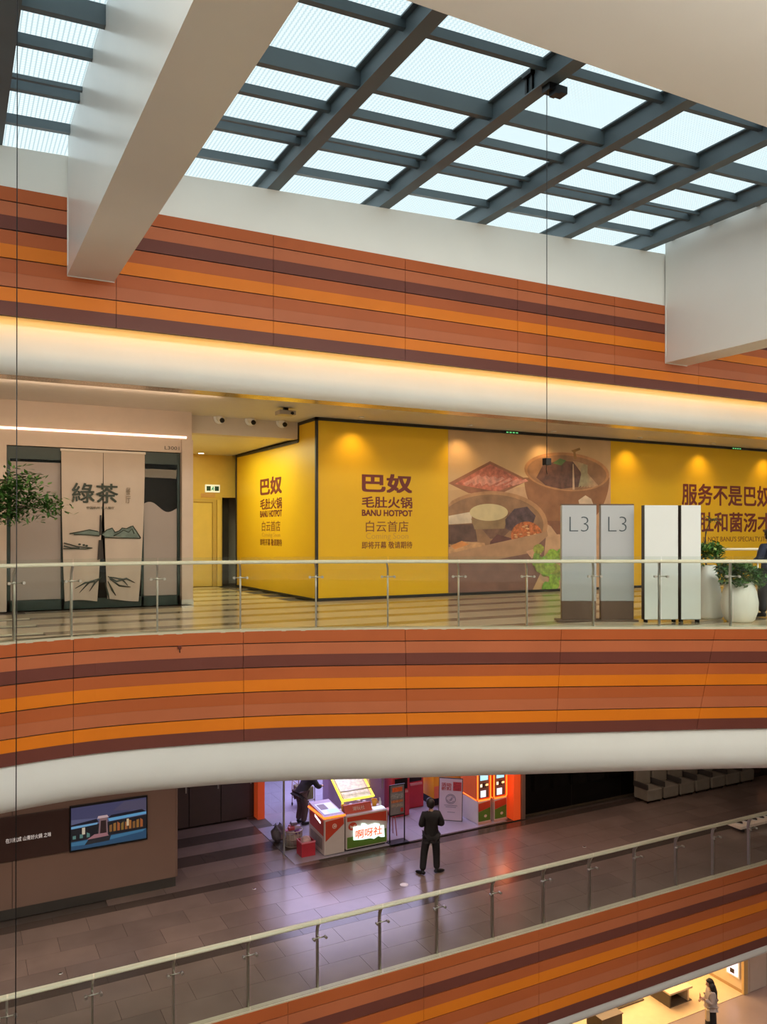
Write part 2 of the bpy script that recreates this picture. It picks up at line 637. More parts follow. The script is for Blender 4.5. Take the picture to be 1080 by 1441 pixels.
# white girders
def girder(xa, xb, zb):
    g = structure(MB().box(xa, xb, -8.8, YF - 0.035, zb, ZS(xa) + 0.35).build('beam', GIRDER), 'deep white clad girder spanning the hall')
    MB().box(xa - 0.012, xa, -8.8, YF - 0.035, zb, zb + 0.14).build('edge_strip', GIRDER, g)
    MB().box(xa - 0.012, xb + 0.01, YF - 0.05, YF - 0.036, zb - 0.012, zb).build('end_trim', GIRDER, g)
    MB().box(xa - 0.014, xa, YF - 0.06, YF - 0.036, zb, 7.0).build('end_trim', GIRDER, g)
    return g


girder(1.66, 2.36, 5.75)
girder(14.78, 15.48, 5.65)

# gallery slab (camera's storey)
topc = spline([(-8, 8.6), (-4, 11.5), (-1.5, 13.0), (0.68, 13.8), (2.0, 14.03), (3.4, 13.92), (5.22, 13.47), (6.82, 12.83), (9.72, 11.40), (12.75, 9.80), (17, 7.4), (22, 4.4)])
botc = spline([(-8, 8.7), (-4, 11.6), (-1.5, 13.1), (0.68, 13.88), (2.0, 14.05), (3.6, 13.86), (5.2, 13.44), (6.8, 12.76), (9.8, 11.52), (13.3, 10.05), (17, 8.2), (22, 5.6)])
j3 = [1.77]
while j3[-1] < 19:
    x = j3[-1]; s = topc(x + 0.5) - topc(x - 0.5)
    j3.append(x + 2.75 / math.sqrt(1 + s * s))
j3 = [-3.3, -0.9] + j3
ZB3 = -1.93
fascia('wall_middle', 'striped terracotta, orange and maroon fascia of the curved gallery', topc, botc, -0.03, ZB3, j3)
xs3 = list(np.linspace(-3.3, j3[-1], 90))
sweep('trim_4', 'white rounded cove under the curved gallery fascia', WHITE, botc,
      [(0.02, ZB3 + 0.02), (0.03, ZB3 - 0.28), (0.06, ZB3 - 0.50), (0.14, ZB3 - 0.68), (0.28, ZB3 - 0.80), (0.46, ZB3 - 0.86), (0.9, ZB3 - 0.90)], xs3)
# gallery floor base and ceiling of the storey below
pts = [(x, topc(x) + 0.02 + max(0.0, 0.2 * (botc(x) - topc(x))), -0.03) for x in xs3] + [(34, topc(j3[-1]), -0.03), (34, 26.9, -0.03), (-8, 26.9, -0.03), (-8, topc(-3.3), -0.03)]
fl3 = structure(MB().prism(pts, (0, 0, -0.25)).build('floor', GROUT), 'polished striped floor of the gallery')
pts = [(x, botc(x) + 0.85, ZB3 - 0.90) for x in xs3] + [(34, botc(j3[-1]), ZB3 - 0.90), (34, 26.9, ZB3 - 0.90), (-8, 26.9, ZB3 - 0.90), (-8, botc(-3.3), ZB3 - 0.90)]
structure(MB().prism(pts, (0, 0, 0.3)).build('ceiling', WHITE), 'white ceiling of the storey below the gallery')
# kerb under the glass
sweep('trim_5', 'pale stone kerb along the gallery edge', mat('pale_stone', (0.55, 0.50, 0.36), 0.35, var=0.05), topc,
      [(-0.03, -0.04), (-0.03, 0.0), (0.22, 0.0), (0.22, -0.04)], xs3, False)


def clip_front(poly, f, off):
    """cut a convex tile polygon to the side y >= f(x) + off"""
    out = []
    for (a, b) in zip(poly, poly[1:] + poly[:1]):
        da, db = a[1] - f(a[0]) - off, b[1] - f(b[0]) - off
        if da >= 0: out.append(a)
        if da * db < 0:
            t = da / (da - db)
            out.append((a[0] + (b[0] - a[0]) * t, a[1] + (b[1] - a[1]) * t))
    return out


def tiles(parent, rows, xa, xb, length, z, th, f=None, off=0.22, blocked=None):
    for r, (ya, yb, m) in enumerate(rows):
        x = xa + (0.5 * length if r % 2 else 0)
        while x < xb:
            p = [(x + 0.003, ya + 0.003), (x + length - 0.003, ya + 0.003), (x + length - 0.003, yb - 0.003), (x + 0.003, yb - 0.003)]
            x += length
            if blocked and blocked((p[0][0] + p[1][0]) / 2, (ya + yb) / 2):
                continue
            if f:
                p = clip_front(p, f, off)
                if len(p) < 3: continue
            mm = m if not isinstance(m, tuple) else random.choice(m)
            MB().prism([(a, b, z - th) for a, b in p], (0, 0, th)).build('tile', mm, parent)


rows3 = []
y = 9.6
k = 0
while y < 25:
    w = 0.9 if k % 2 == 0 else 0.42
    rows3.append((y, y + w, TILE_L if k % 2 == 0 else TILE_D))
    y += w; k += 1
tiles(fl3, rows3, 0.2, 26, 2.4, 0.0, 0.03, topc, 0.225,
      lambda x, y: (y > 18.5 and x > 8.6) or (y > 19.2 and x < 4.4))

# storey below: floor slab with its own striped fascia
YE = 13.1
structure_pts = None
fl2 = sbox('floor', 'brown tiled floor of the storey below', GROUT, -8, 34, YE + 0.0, 26.9, Z2 - 0.28, Z2 - 0.03)
rows2 = []
y = YE + 0.12
seq = [0.62, 0.62, 0.62, 'd', 0.62, 0.62, 0.62, 0.62, 'd']
for q in seq:
    if q == 'd':
        rows2.append((y, y + 0.32, TILE2D)); y += 0.32
    else:
        rows2.append((y, y + q, (TILE2, TILE2B, TILE2))); y += q
tiles(fl2, rows2, -0.6, 26, 1.24, Z2, 0.03)
yl = y
rows2b = [(yl + 0.62 * k, yl + 0.62 * (k + 1), (TILE2, TILE2B)) if k not in (2, 4) else (yl + 0.62 * k, yl + 0.62 * (k + 1), TILE2D) for k in range(6)]
tiles(fl2, rows2b, 3.0, 7.2, 1.24, Z2, 0.03)
MB().box(-8, 34, YE - 0.02, YE + 0.12, Z2 - 0.03, Z2).build('kerb', MATS['pale_stone'], fl2)
j2 = [2.4 + 2.7 * k for k in range(-3, 11)]
fascia('wall_lower', 'striped terracotta, orange and maroon fascia two storeys down', lambda x: YE, lambda x: YE, Z2 - 0.02, Z2 - 1.97, j2)
sweep('trim_6', 'white lip under the lower striped fascia', WHITE, lambda x: YE,
      [(0.0, Z2 - 1.95), (0.02, Z2 - 2.15), (0.08, Z2 - 2.24), (0.20, Z2 - 2.28), (0.6, Z2 - 2.3)], [-8, 34])
sbox('ceiling', 'white ceiling of the ground storey', WHITE, -8, 34, YE + 0.55, 26.9, Z2 - 2.36, Z2 - 2.26)

# enclosing shell (outside the picture)
sbox('wall_left', 'end wall of the hall', WHITE, -8.2, -8.0, -9, 27, -13, 9.2)
sbox('wall_right', 'far end wall of the hall', WHITE, 34, 34.2, -9, 27, -13, 9.6)
sbox('wall_rear', 'wall behind the gallery with the camera', WHITE, -8, 34, -9.2, -8.8, -13, 9.2)
sbox('floor', 'floor of the gallery with the camera', TILE_L, -8, 34, -8.8, -0.9, -0.25, 0)
sbox('floor', 'ground floor of the hall', mat('mauve_floor', (0.30, 0.22, 0.20), 0.3, var=0.08, scale=1), -8, 34, -8.8, 26.9, Z1 - 0.2, Z1)
#@@OBJECTS
# ------------------------------------------------------------------ objects: gallery storey
def quad_y(mb, pts, y, d=0.004, mi=0):
    """flat print: polygon given in photo coordinates laid on the plane Y = y, d proud of it"""
    w = [on_y(px, py, y) for px, py in pts]
    # keep the outline anticlockwise seen from the front
    a = sum((w[i].x * w[(i + 1) % len(w)].z - w[(i + 1) % len(w)].x * w[i].z) for i in range(len(w)))
    if a < 0: w = w[::-1]
    mb.prism(w, (0, -d, 0), mi)


def ell(cx, cy, rx, ry, a0=0, a1=360, n=40, tilt=0):
    out = []
    for k in range(n):
        t = math.radians(a0 + (a1 - a0) * k / (n if abs(a1 - a0) >= 360 else n - 1))
        x, y = rx * math.cos(t), ry * math.sin(t)
        c, s = math.cos(math.radians(tilt)), math.sin(math.radians(tilt))
        out.append((cx + x * c - y * s, cy + x * s + y * c))
    return out


# glass balustrade builder
def balustrade(name, label, f, xs, z, xa, xb, group=None, leaf=0.0):
    root = thing(name, label, 'railing', (xs[0], f(xs[0]), z))
    line = np.linspace(xa, xb, 80)
    sec = [(-0.050, 0.012), (-0.036, 0.030), (0.036, 0.030), (0.050, 0.012), (0.050, -0.012), (0.036, -0.030), (-0.036, -0.030), (-0.050, -0.012)]
    vs, fs = [], []
    for x in line:
        for a, b in sec:
            vs.append((x, f(x) + 0.06 + a, z + 1.17 + b))
    for i in range(len(line) - 1):
        for k in range(8):
            fs.append((i * 8 + k, i * 8 + (k + 1) % 8, (i + 1) * 8 + (k + 1) % 8, (i + 1) * 8 + k))
    fs += [list(range(8))[::-1], [len(vs) - 8 + k for k in range(8)]]
    MB().add(vs, fs).build('handrail', RAIL, root)
    allx = list(xs)
    for a, b in zip(allx[:-1], allx[1:]):
        seg = np.linspace(a + 0.012, b - 0.012, 5)
        vs, fs = [], []
        for x in seg:
            for dy in (0.0, 0.012):
                for zz in (z + 0.0, z + 1.26):
                    vs.append((x, f(x) + dy, zz))
        for k in range(len(seg) - 1):
            p, q = 4 * k, 4 * k + 4
            fs += [(p, q, q + 1, p + 1), (p + 2, p + 3, q + 3, q + 2), (p + 1, q + 1, q + 3, p + 3), (p, p + 2, q + 2, q)]
        e = 4 * (len(seg) - 1)
        fs += [(0, 1, 3, 2), (e, e + 2, e + 3, e + 1)]
        MB().add(vs, fs).build('glass_pane', GLASS, root)
    for x in xs:
        s = f(x + 0.05) - f(x - 0.05)
        n = Vector((-s / 0.1, 1, 0)).normalized()
        t = Vector((n.y, -n.x, 0))
        p = Vector((x, f(x), z)) + n * 0.13
        top = Vector((x, f(x) + 0.06, z + 1.15))
        mb = MB()
        prof = [p, p + Vector((0, 0, 0.72)), p + Vector((0, 0, 0.92)) + n * 0.012, p + Vector((0, 0, 1.04)) - n * 0.005, top]
        for q0, q1 in zip(prof[:-1], prof[1:]):
            a = [q0 - t * 0.014 - n * 0.035, q0 + t * 0.014 - n * 0.035, q0 + t * 0.014 + n * 0.035, q0 - t * 0.014 + n * 0.035]
            mb.prism(a, q1 - q0)
        post = mb.build('post', STEEL, root)
        br = MB()
        c = p + Vector((0, 0, 0.90))
        br.tube([c - t * 0.11 - n * 0.09, c + t * 0.11 - n * 0.09], 0.011, 6)
        br.tube([c, c - n * 0.09], 0.014, 6)
        for sg in (-1, 1):
            br.tube([c + t * 0.11 * sg - n * 0.08, c + t * 0.11 * sg - n * 0.15], 0.024, 8)
        br.build('glass_clamp', STEEL, post)
    return root


P3 = [-1.7, -0.4, 0.92, 1.77, 3.11, 4.47, 5.72, 6.90, 8.05, 9.15, 10.22, 11.28, 12.41, 13.5, 14.6, 15.7]
balustrade('glass_balustrade', 'frameless glass balustrade with pale handrail along the curved gallery edge', topc, P3, 0.0, P3[0], P3[-1])
P2 = [-0.4, 0.75, 1.95, 3.2, 4.45, 5.72, 6.96, 8.18, 9.47, 10.74, 11.98, 13.27, 14.54, 15.75, 17.0, 18.2, 19.4, 20.6]
balustrade('glass_balustrade', 'straight glass balustrade with pale handrail above the lower striped fascia', lambda x: YE + 0.01, P2, Z2, P2[0], P2[-1])

# ---- hoarding of the coming restaurant
YH, XH = 18.5, 7.97
hd = thing('hoarding', 'yellow boarded hoarding with black edging, dark red lettering and a hotpot picture', 'hoarding', (XH, YH, 0))
xm0, xm1 = on_y(631, 700, YH).x, on_y(860, 700, YH).x
MB().box(XH + 0.02, xm0, YH, YH + 0.06, 0.06, 4.46).build('front_board', YELLOW, hd)
MURAL = mat('printed_tan_ground', (0.60, 0.37, 0.18), 0.42, var=0.10, scale=0.6)
mur = MB().box(xm0 + 0.003, xm1 - 0.003, YH, YH + 0.06, 0.06, 4.46).build('picture_board', MURAL, hd)
MB().box(xm1, 30, YH, YH + 0.06, 0.06, 4.46).build('front_board', YELLOW, hd)
side = [(XH, YH + 0.02, 0.06), (XH, 24.8, 0.06), (XH, 24.8, 4.08), (XH, 24.2, 4.07), (XH, 22.4, 4.05), (XH, 19.66, 4.03), (XH, 19.66, 4.46), (XH, YH + 0.02, 4.46)]
MB().prism(side, (0.06, 0, 0)).build('side_board', YELLOW, hd)
tr = MB()
tr.box(XH - 0.03, 30, YH - 0.03, YH + 0.05, 4.45, 4.525)
tr.box(XH - 0.03, 30, YH - 0.03, YH + 0.05, 0.002, 0.07)
tr.box(XH - 0.03, XH + 0.035, YH - 0.03, YH + 0.03, 0.002, 4.525)
tr.box(XH - 0.03, XH + 0.05, YH + 0.03, 24.8, 0.002, 0.06)
tr.box(XH - 0.03, XH + 0.05, YH + 0.03, 19.66, 4.45, 4.525)
tr.box(XH - 0.03, XH + 0.05, 19.62, 19.68, 4.03, 4.50)
for (ya, za), (yb, zb) in zip([(19.66, 4.07), (22.4, 4.085), (24.2, 4.10)], [(22.4, 4.085), (24.2, 4.10), (24.82, 4.11)]):
    tr.prism([(XH - 0.03, ya, za - 0.06), (XH - 0.03, yb, zb - 0.06), (XH - 0.03, yb, zb + 0.005), (XH - 0.03, ya, za + 0.005)], (0.08, 0, 0))
tr.box(XH - 0.03, XH + 0.05, 24.78, 24.83, 0.002, 4.11)
tr.build('edge_trim', BLACKTRIM, hd)


def front_text(body, m, px0, px1, py0, py1, bold=0.0, y=YH, parent=hd):
    a, b = on_y(px0, (py0 + py1) / 2, y), on_y(px1, (py0 + py1) / 2, y)
    pm = (px0 + px1) / 2
    zt, zb = on_y(pm, py0, y).z, on_y(pm, py1, y).z
    text(body, m, parent, (0, y - 0.001, 0), (1, 0, 0), (0, 0, 1), a.x, b.x, zb, zt, bold)


def side_text(body, m, px0, px1, py0, py1, bold=0.0, x=XH, parent=hd):
    a, b = on_x(px0, 720, x), on_x(px1, 720, x)
    pm = (px0 + px1) / 2
    zt, zb = on_x(pm, py0, x).z, on_x(pm, py1, x).z
    text(body, m, parent, (x - 0.001, 0, 0), (0, -1, 0), (0, 0, 1), -a.y, -b.y, zb, zt, bold)


for fn, c in ((front_text, (509.5, 580.5)), (side_text, (366.5, 397))):
    w = c[1] - c[0]
    X = lambda a: c[0] + w * a
    if fn is front_text:
        r = [(667, 693.5), (699, 715), (717.5, 726.5), (733, 748.5), (750, 761), (762, 772)]
    else:
        r = [(671, 696), (701, 716.5), (718, 727.5), (733, 747.5), (749.5, 757), (758.5, 768)]
    fn('巴奴', MARK, X(0), X(1), *r[0], 0.030)
    fn('毛肚火锅', MARK, X(0), X(1), *r[1], 0.02)
    fn('BANU HOTPOT', MARK, X(0), X(1), *r[2], 0.03)
    fn('白云首店', BROWNINK, X(0.08), X(0.92), *r[3], 0.0)
    fn('Coming Soon', PALEINK, X(0.08), X(0.92), *r[4], 0.0)
    fn('即将开幕 敬请期待', BROWNINK, X(0), X(1), *r[5], 0.008)
front_text('服务不是巴奴', MARK, 960, 1085, 682, 712, 0.02)
front_text('肚和菌汤才', MARK, 984, 1085, 721, 749, 0.02)
front_text("IS NOT BANU'S SPECIALTY,ITS", BROWNINK, 990, 1080, 755, 763, 0.0)

# hotpot picture: flat printed shapes
pic = []


def print_shape(pts, rgb, layer, name='printed_shape', var=0.25, scale=2.5):
    key = 'print_%d_%d_%d' % tuple(int(c * 1000) for c in rgb)
    m = mat(key, rgb, 0.45, var=var, scale=scale)
    pic.append((layer, len(pic), pts, m))


cl = lambda pts: [(min(max(px, 631.4), 859.5), min(max(py, 602), 834)) for px, py in pts]
TBL = (0.42, 0.30, 0.20)
print_shape(cl([(631.5, 606), (859, 622), (859, 680), (631.5, 690)]), (0.62, 0.40, 0.20), 1, var=0.12, scale=0.7)
print_shape(cl([(700, 690), (859, 668), (859, 828), (780, 832), (700, 760)]), (0.60, 0.36, 0.20), 2, var=0.15)
# meat tray
print_shape(cl([(631.5, 680), (690, 649), (745, 676), (700, 697), (660, 694)]), (0.30, 0.12, 0.06), 3)
print_shape(cl([(640, 681), (690, 653), (740, 677), (700, 692)]), (0.50, 0.15, 0.09), 4, var=0.4, scale=7)
for k in range(7):
    x = 652 + k * 11
    print_shape(cl([(x, 680 - 5 * math.sin(k)), (x + 22, 668 + k), (x + 26, 671 + k), (x + 4, 684)]), (0.62, 0.26, 0.18), 5, var=0.3, scale=8)
# bowl at the back
print_shape(cl(ell(798, 672, 60, 74, 0, 180, 30)), (0.30, 0.13, 0.055), 3, var=0.2)
print_shape(cl([(770, 733), (826, 733), (812, 752), (784, 752)]), (0.24, 0.10, 0.05), 3)
print_shape(cl(ell(798, 664, 60, 27, tilt=5)), (0.50, 0.24, 0.10), 4)
print_shape(cl(ell(798, 665, 56, 24, tilt=5)), (0.34, 0.17, 0.08), 5)
print_shape(cl([(755, 672), (764, 655), (786, 648), (808, 650), (822, 668), (825, 684), (790, 688), (768, 683)]), (0.13, 0.055, 0.035), 6, var=0.4, scale=5)
for k in range(6):
    print_shape(cl([(806 + k * 3, 649 + k), (812 + k * 3, 649 + k), (842 - k * 3, 683 - k), (834 - k * 4, 686)]), (0.52 - 0.03 * k, 0.30, 0.16), 7, var=0.2, scale=6)
print_shape(cl([(806, 653), (807.5, 653), (809, 689), (806, 689)]), (0.6, 0.4, 0.25), 8)
print_shape(cl([(778, 652), (788, 645), (797, 648), (790, 655)]), (0.12, 0.20, 0.06), 8)
print_shape(cl([(804, 634), (816, 630), (817, 633), (810, 636), (812, 646), (808, 646), (807, 637)]), (0.30, 0.16, 0.05), 8)
# pot in front
print_shape(cl(ell(692, 742, 78, 75, 0, 180, 36) ), (0.26, 0.13, 0.09), 5, var=0.2)
print_shape(cl([(631.4, 742), (770, 742), (764, 800), (748, 834), (631.4, 834)]), (0.235, 0.115, 0.085), 5, var=0.15)
print_shape(cl(ell(692, 738, 79, 47)), (0.46, 0.24, 0.11), 6)
print_shape(cl(ell(691, 739, 74, 43)), (0.30, 0.16, 0.08), 7)
print_shape(cl([(631.4, 726), (664, 720), (664, 736), (631.4, 738)]), (0.62, 0.50, 0.36), 8)
print_shape(cl([(631.4, 739), (668, 737), (672, 762), (631.4, 766)]), (0.13, 0.065, 0.045), 8, var=0.4)
print_shape(cl(ell(700, 735, 30, 17, 180, 360, 24) + [(706, 758), (690, 758)]), (0.18, 0.09, 0.055), 8, var=0.35, scale=4)
print_shape(cl(ell(688, 721, 27, 12)), (0.62, 0.50, 0.27), 9, var=0.1)
print_shape(cl([(663, 730), (668, 745), (710, 744), (714, 728)]), (0.30, 0.19, 0.09), 8)
print_shape(cl([(711, 731), (724, 716), (742, 713), (754, 726), (748, 744), (726, 750), (712, 744)]), (0.10, 0.055, 0.055), 9, var=0.5, scale=5)
print_shape(cl(ell(741, 753, 22, 19)), (0.46, 0.13, 0.035), 10, var=0.6, scale=9)
for k in range(16):
    a = k * 2.4
    x, y = 741 + 16 * math.cos(a) * ((k % 5) / 5 + 0.2), 753 + 14 * math.sin(a) * ((k % 4) / 4 + 0.2)
    print_shape(cl([(x - 3, y), (x, y - 1.2), (x + 3, y + 0.5), (x, y + 1.2)]), (0.72, 0.42, 0.18), 11)
print_shape(cl([(690, 762), (700, 752), (722, 758), (726, 778), (700, 784), (688, 779)]), (0.12, 0.045, 0.035), 9, var=0.4)
print_shape(cl([(631.4, 770), (652, 762), (682, 764), (686, 780), (631.4, 782)]), (0.58, 0.32, 0.15), 9, var=0.3, scale=5)
print_shape(cl([(634, 768), (650, 761), (660, 766), (640, 773)]), (0.70, 0.28, 0.08), 10)
print_shape(cl([(631.4, 779), (770, 748), (771, 754), (742, 779), (700, 787), (631.4, 787)]), (0.44, 0.25, 0.13), 11, var=0.15)
print_shape(cl([(740, 776), (758, 770), (762, 780), (748, 786)]), (0.62, 0.34, 0.20), 12)
print_shape(cl([(814, 704), (824, 697), (832, 702), (836, 712), (816, 712)]), (0.68, 0.50, 0.34), 9)
# herbs
for k in range(26):
    a, rr = k * 2.4, 4 + (k % 7) * 3.6
    x, y = 774 + rr * 1.0 * math.cos(a), 797 + rr * 1.25 * math.sin(a)
    print_shape(cl(ell(x, y, 5 + k % 3, 8 + k % 4, n=9, tilt=k * 31)), (0.20 + 0.05 * (k % 3), 0.32 + 0.05 * (k % 4), 0.06), 12 + k % 3, var=0.4, scale=9)
for k, (layer, _, pts, m) in enumerate(sorted(pic, key=lambda q: q[:2])):
    w = [on_y(px, py, YH) for px, py in pts]
    ar = sum((w[i].x * w[(i + 1) % len(w)].z - w[(i + 1) % len(w)].x * w[i].z) for i in range(len(w)))
    if ar < 0: w = w[::-1]
    MB().add([(p.x, YH - 0.0008 - 0.0003 * k, p.z) for p in w], [list(range(len(w)))]).build('printed_shape', m, mur)

# recessed downlights washing the hoarding
for k, px in enumerate([495, 645, 762, 882, 984, 1075, 1150]):
    x = on_y(px, 615, YH).x
    if k == 0:
        dl = thing('downlight', 'small recessed ceiling downlight over the dark red brand lettering', 'lamp', (x, 17.95, 4.50), 'downlights over the hoarding')
        MB().lathe([(0.06, -0.002), (0.075, 0.0), (0.075, 0.03), (0.05, 0.03)], (x, 17.95, 4.50), 16).build('ring', PLAIN, dl)
        MB().lathe([(0.045, 0.006), (0.045, 0.02)], (x, 17.95, 4.50), 12).build('lens', mat('warm_lens', (1, .8, .5), emit=(1, 0.75, 0.4), estr=6, var=0), dl)
    else:
        copy_tree(dl, (x, 17.95, 4.50), 0, 'small recessed ceiling downlight ' + ['', 'over the meat tray of the hotpot picture', 'over the rear bowl of the hotpot picture', 'over the plain yellow board behind the L3 totems', 'over the first character of the red slogan', 'over the last characters of the red slogan', 'past the end of the red slogan'][k])
    lamp('SPOT', 'wash_light', (x, 17.95, 4.46), 46, (1.0, 0.66, 0.28), (math.radians(20), 0, 0), spot_size=math.radians(98), spot_blend=1.0, shadow_soft_size=0.05)

# ---- corridor: header, end wall, door
sbox('wall_header', 'white header beam over the corridor mouth', mat('header_paint', (0.62, 0.53, 0.44), 0.45, var=0.02), 5.06, XH - 0.035, 19.64, 20.0, 4.10, 4.53)
CEILC = mat('corridor_ceiling_paint', (0.72, 0.66, 0.50), 0.5, var=0.02)
sbox('ceiling', 'lower pale ceiling of the corridor', CEILC, 5.06, XH - 0.035, 20.0, 25.3, 4.13, 4.30)
ENDW = mat('ochre_wall', (0.66, 0.42, 0.07), 0.5, var=0.03)
ew = structure(MB().box(4.6, 7.62, 25.2, 25.4, 0, 4.13).box(7.62, 8.05, 25.2, 25.4, 2.80, 4.13).build('wall_corridor', ENDW), 'ochre end wall of the corridor')
sbox('wall_niche', 'dark niche beside the yellow corridor door', mat('dark_brown_wall', (0.05, 0.035, 0.02), 0.6, var=0.05), 7.62, 8.05, 25.9, 26.0, 0, 2.8)
d1 = structure(thing('door_1', None, None, (7.0, 25.2, 0)), 'yellow flush door at the corridor end')
DOORM = mat('yellow_door', (0.72, 0.50, 0.11), 0.4, var=0.03)
MB().bbox(6.3, 7.28, 25.16, 25.2, 0.01, 2.62, 0.006).build('leaf', DOORM, d1)
MB().box(6.18, 6.28, 25.14, 25.2, 0, 2.74).box(7.30, 7.40, 25.14, 25.2, 0, 2.74).box(6.28, 7.30, 25.14, 25.2, 2.64, 2.74).build('door_frame', mat('door_frame_paint', (0.55, 0.36, 0.08), 0.4, var=0), d1)
MB().tube([(6.44, 25.16, 1.05), (6.44, 25.10, 1.05), (6.60, 25.10, 1.05)], 0.012, 8).lathe([(0.03, 0), (0.03, 0.03)], (6.44, 25.13, 1.035), 10).build('door_handle', STEEL, d1)
MB().box(7.44, 7.56, 25.12, 25.2, 0, 2.72).build('jamb', DOORM, d1)
es = thing('exit_sign', 'green and white exit sign above the yellow corridor door', 'sign', (7.3, 25.18, 2.93))
xa, xb = on_y(289, 690, 25.15).x, on_y(309.5, 690, 25.15).x
za, zb = on_y(299, 693, 25.15).z, on_y(299, 682, 25.15).z
MB().bbox(xa, xb, 25.13, 25.195, za, zb, 0.008).build('housing', mat('sign_white', (0.8, 0.8, 0.7), emit=(0.9, 0.9, 0.7), estr=0.35, var=0), es)
GSIGN = mat('sign_green', (0.02, 0.20, 0.10), emit=(0.02, 0.30, 0.14), estr=0.6, var=0)
w = xb - xa; h = zb - za
MB().box(xa + 0.08 * w, xa + 0.36 * w, 25.125, 25.132, za + 0.2 * h, zb - 0.2 * h).box(xa + 0.64 * w, xb - 0.08 * w, 25.125, 25.132, za + 0.2 * h, zb - 0.2 * h).build('arrow_field', mat('sign_dark_green', (0.01, 0.06, 0.04), var=0), es)
rm = MB().ball((xa + 0.53 * w, 25.126, zb - 0.33 * h), 0.022, seg=8, rings=5)
rm.tube([(xa + 0.52 * w, 25.126, zb - 0.42 * h), (xa + 0.48 * w, 25.126, za + 0.45 * h), (xa + 0.41 * w, 25.126, za + 0.28 * h)], 0.014, 6)
rm.tube([(xa + 0.48 * w, 25.126, za + 0.45 * h), (xa + 0.55 * w, 25.126, za + 0.36 * h), (xa + 0.55 * w, 25.126, za + 0.22 * h)], 0.012, 6)
rm.tube([(xa + 0.42 * w, 25.126, zb - 0.50 * h), (xa + 0.52 * w, 25.126, zb - 0.44 * h), (xa + 0.59 * w, 25.126, zb - 0.55 * h)], 0.011, 6)
rm.build('running_figure', GSIGN, es)
pl = thing('notice_plate', 'small pinkish notice on the wall under the exit sign', 'sign', (7.2, 25.19, 2.80))
xa2, xb2 = on_y(283, 697, 25.19).x, on_y(303, 697, 25.19).x
MB().box(xa2, xb2, 25.18, 25.199, 2.80, 2.92).build('plate', mat('notice_pink', (0.62, 0.33, 0.10), var=0.1), pl)
# door downlights
for px, py, yy in ((359, 616, 21.3), (283, 638, 24.3)):
    c = on_z(px, py, 4.12)
    t = thing('downlight', 'round corridor downlight near the hoarding' if px > 300 else 'round corridor downlight near the exit sign', 'lamp', c)
    MB().lathe([(0.09, 0.0), (0.11, -0.006), (0.11, 0.008)], c, 16).build('ring', PLAIN, t)
    MB().lathe([(0.085, -0.004), (0.085, 0.006)], c, 16).build('lens', mat('bright_lens', (1, .95, .8), emit=(1, 0.93, 0.75), estr=9, var=0), t)

# dome cameras on the header and the box on the ceiling
cams = None
for k, (px, py) in enumerate([(309, 588), (353, 591), (397, 594)]):
    c = on_y(px, py, 19.60)
    lab = ['round wall camera on the white header, next to the storefront', 'round wall camera in the middle of the white header', 'round wall camera beside the hoarding corner'][k]
    if k == 0:
        cams = thing('security_camera', lab, 'camera', (c.x, 19.64, c.z), 'cameras on the header')
        R = Matrix.Translation(Vector((c.x, 19.64, c.z))) @ Matrix.Rotation(math.radians(90), 4, 'X')
        MB().lathe([(0.145, 0.0), (0.15, 0.03), (0.14, 0.05), (0.05, 0.055)], (0, 0, 0), 20).build('mount_ring', PLAIN, cams, R)
        MB().ball((0, 0, 0.09), 0.105, seg=16, rings=10).build('ball', mat('camera_shell', (0.74, 0.70, 0.62), 0.3, var=0), cams, R)
        MB().lathe([(0.05, 0.0), (0.06, 0.09), (0.045, 0.10)], (0, 0, 0), 14).build('lens', BLACKMETAL, cams, R @ Matrix.Translation((0.02, -0.045, 0.13)) @ Matrix.Rotation(math.radians(28), 4, 'X'))
    else:
        copy_tree(cams, (c.x, 19.64, c.z), 0, lab)
c = on_z(402, 574, 4.53)
pb = thing('ceiling_box', 'small grey projector box under the ceiling by the hoarding corner', 'projector', (c.x, c.y, 4.33))
MB().bbox(c.x - 0.20, c.x + 0.20, c.y - 0.15, c.y + 0.15, 4.36, 4.46, 0.012).build('housing', mat('grey_plastic', (0.40, 0.34, 0.27), 0.4, var=0), pb)
MB().box(c.x - 0.05, c.x + 0.05, c.y - 0.05, c.y + 0.05, 4.455, 4.529).build('ceiling_mount', BLACKMETAL, pb)
MB().tube([(c.x + 0.1, c.y - 0.15, 4.40), (c.x + 0.1, c.y - 0.19, 4.39)], 0.035, 10).build('lens', BLACKMETAL, pb)
# little green signs over the hoarding
for k, px in enumerate((720, 1036)):
    x = on_y(px, 610, YH - 0.02).x
    t = thing('indicator_lamp', 'tiny green lamp bar on the black edge above the hotpot picture' if k == 0 else 'tiny green lamp bar on the black edge above the red slogan', 'lamp', (x, YH - 0.05, 4.50))
    MB().box(x - 0.22, x + 0.22, YH - 0.06, YH - 0.031, 4.46, 4.50).build('bar', BLACKMETAL, t)
    for q in range(4):
        MB().box(x - 0.20 + q * 0.11, x - 0.13 + q * 0.11, YH - 0.065, YH - 0.06, 4.465, 4.495).build('diode', mat('green_diode', (0.1, 0.6, 0.2), emit=(0.15, 0.6, 0.2), estr=0.8, var=0), t)

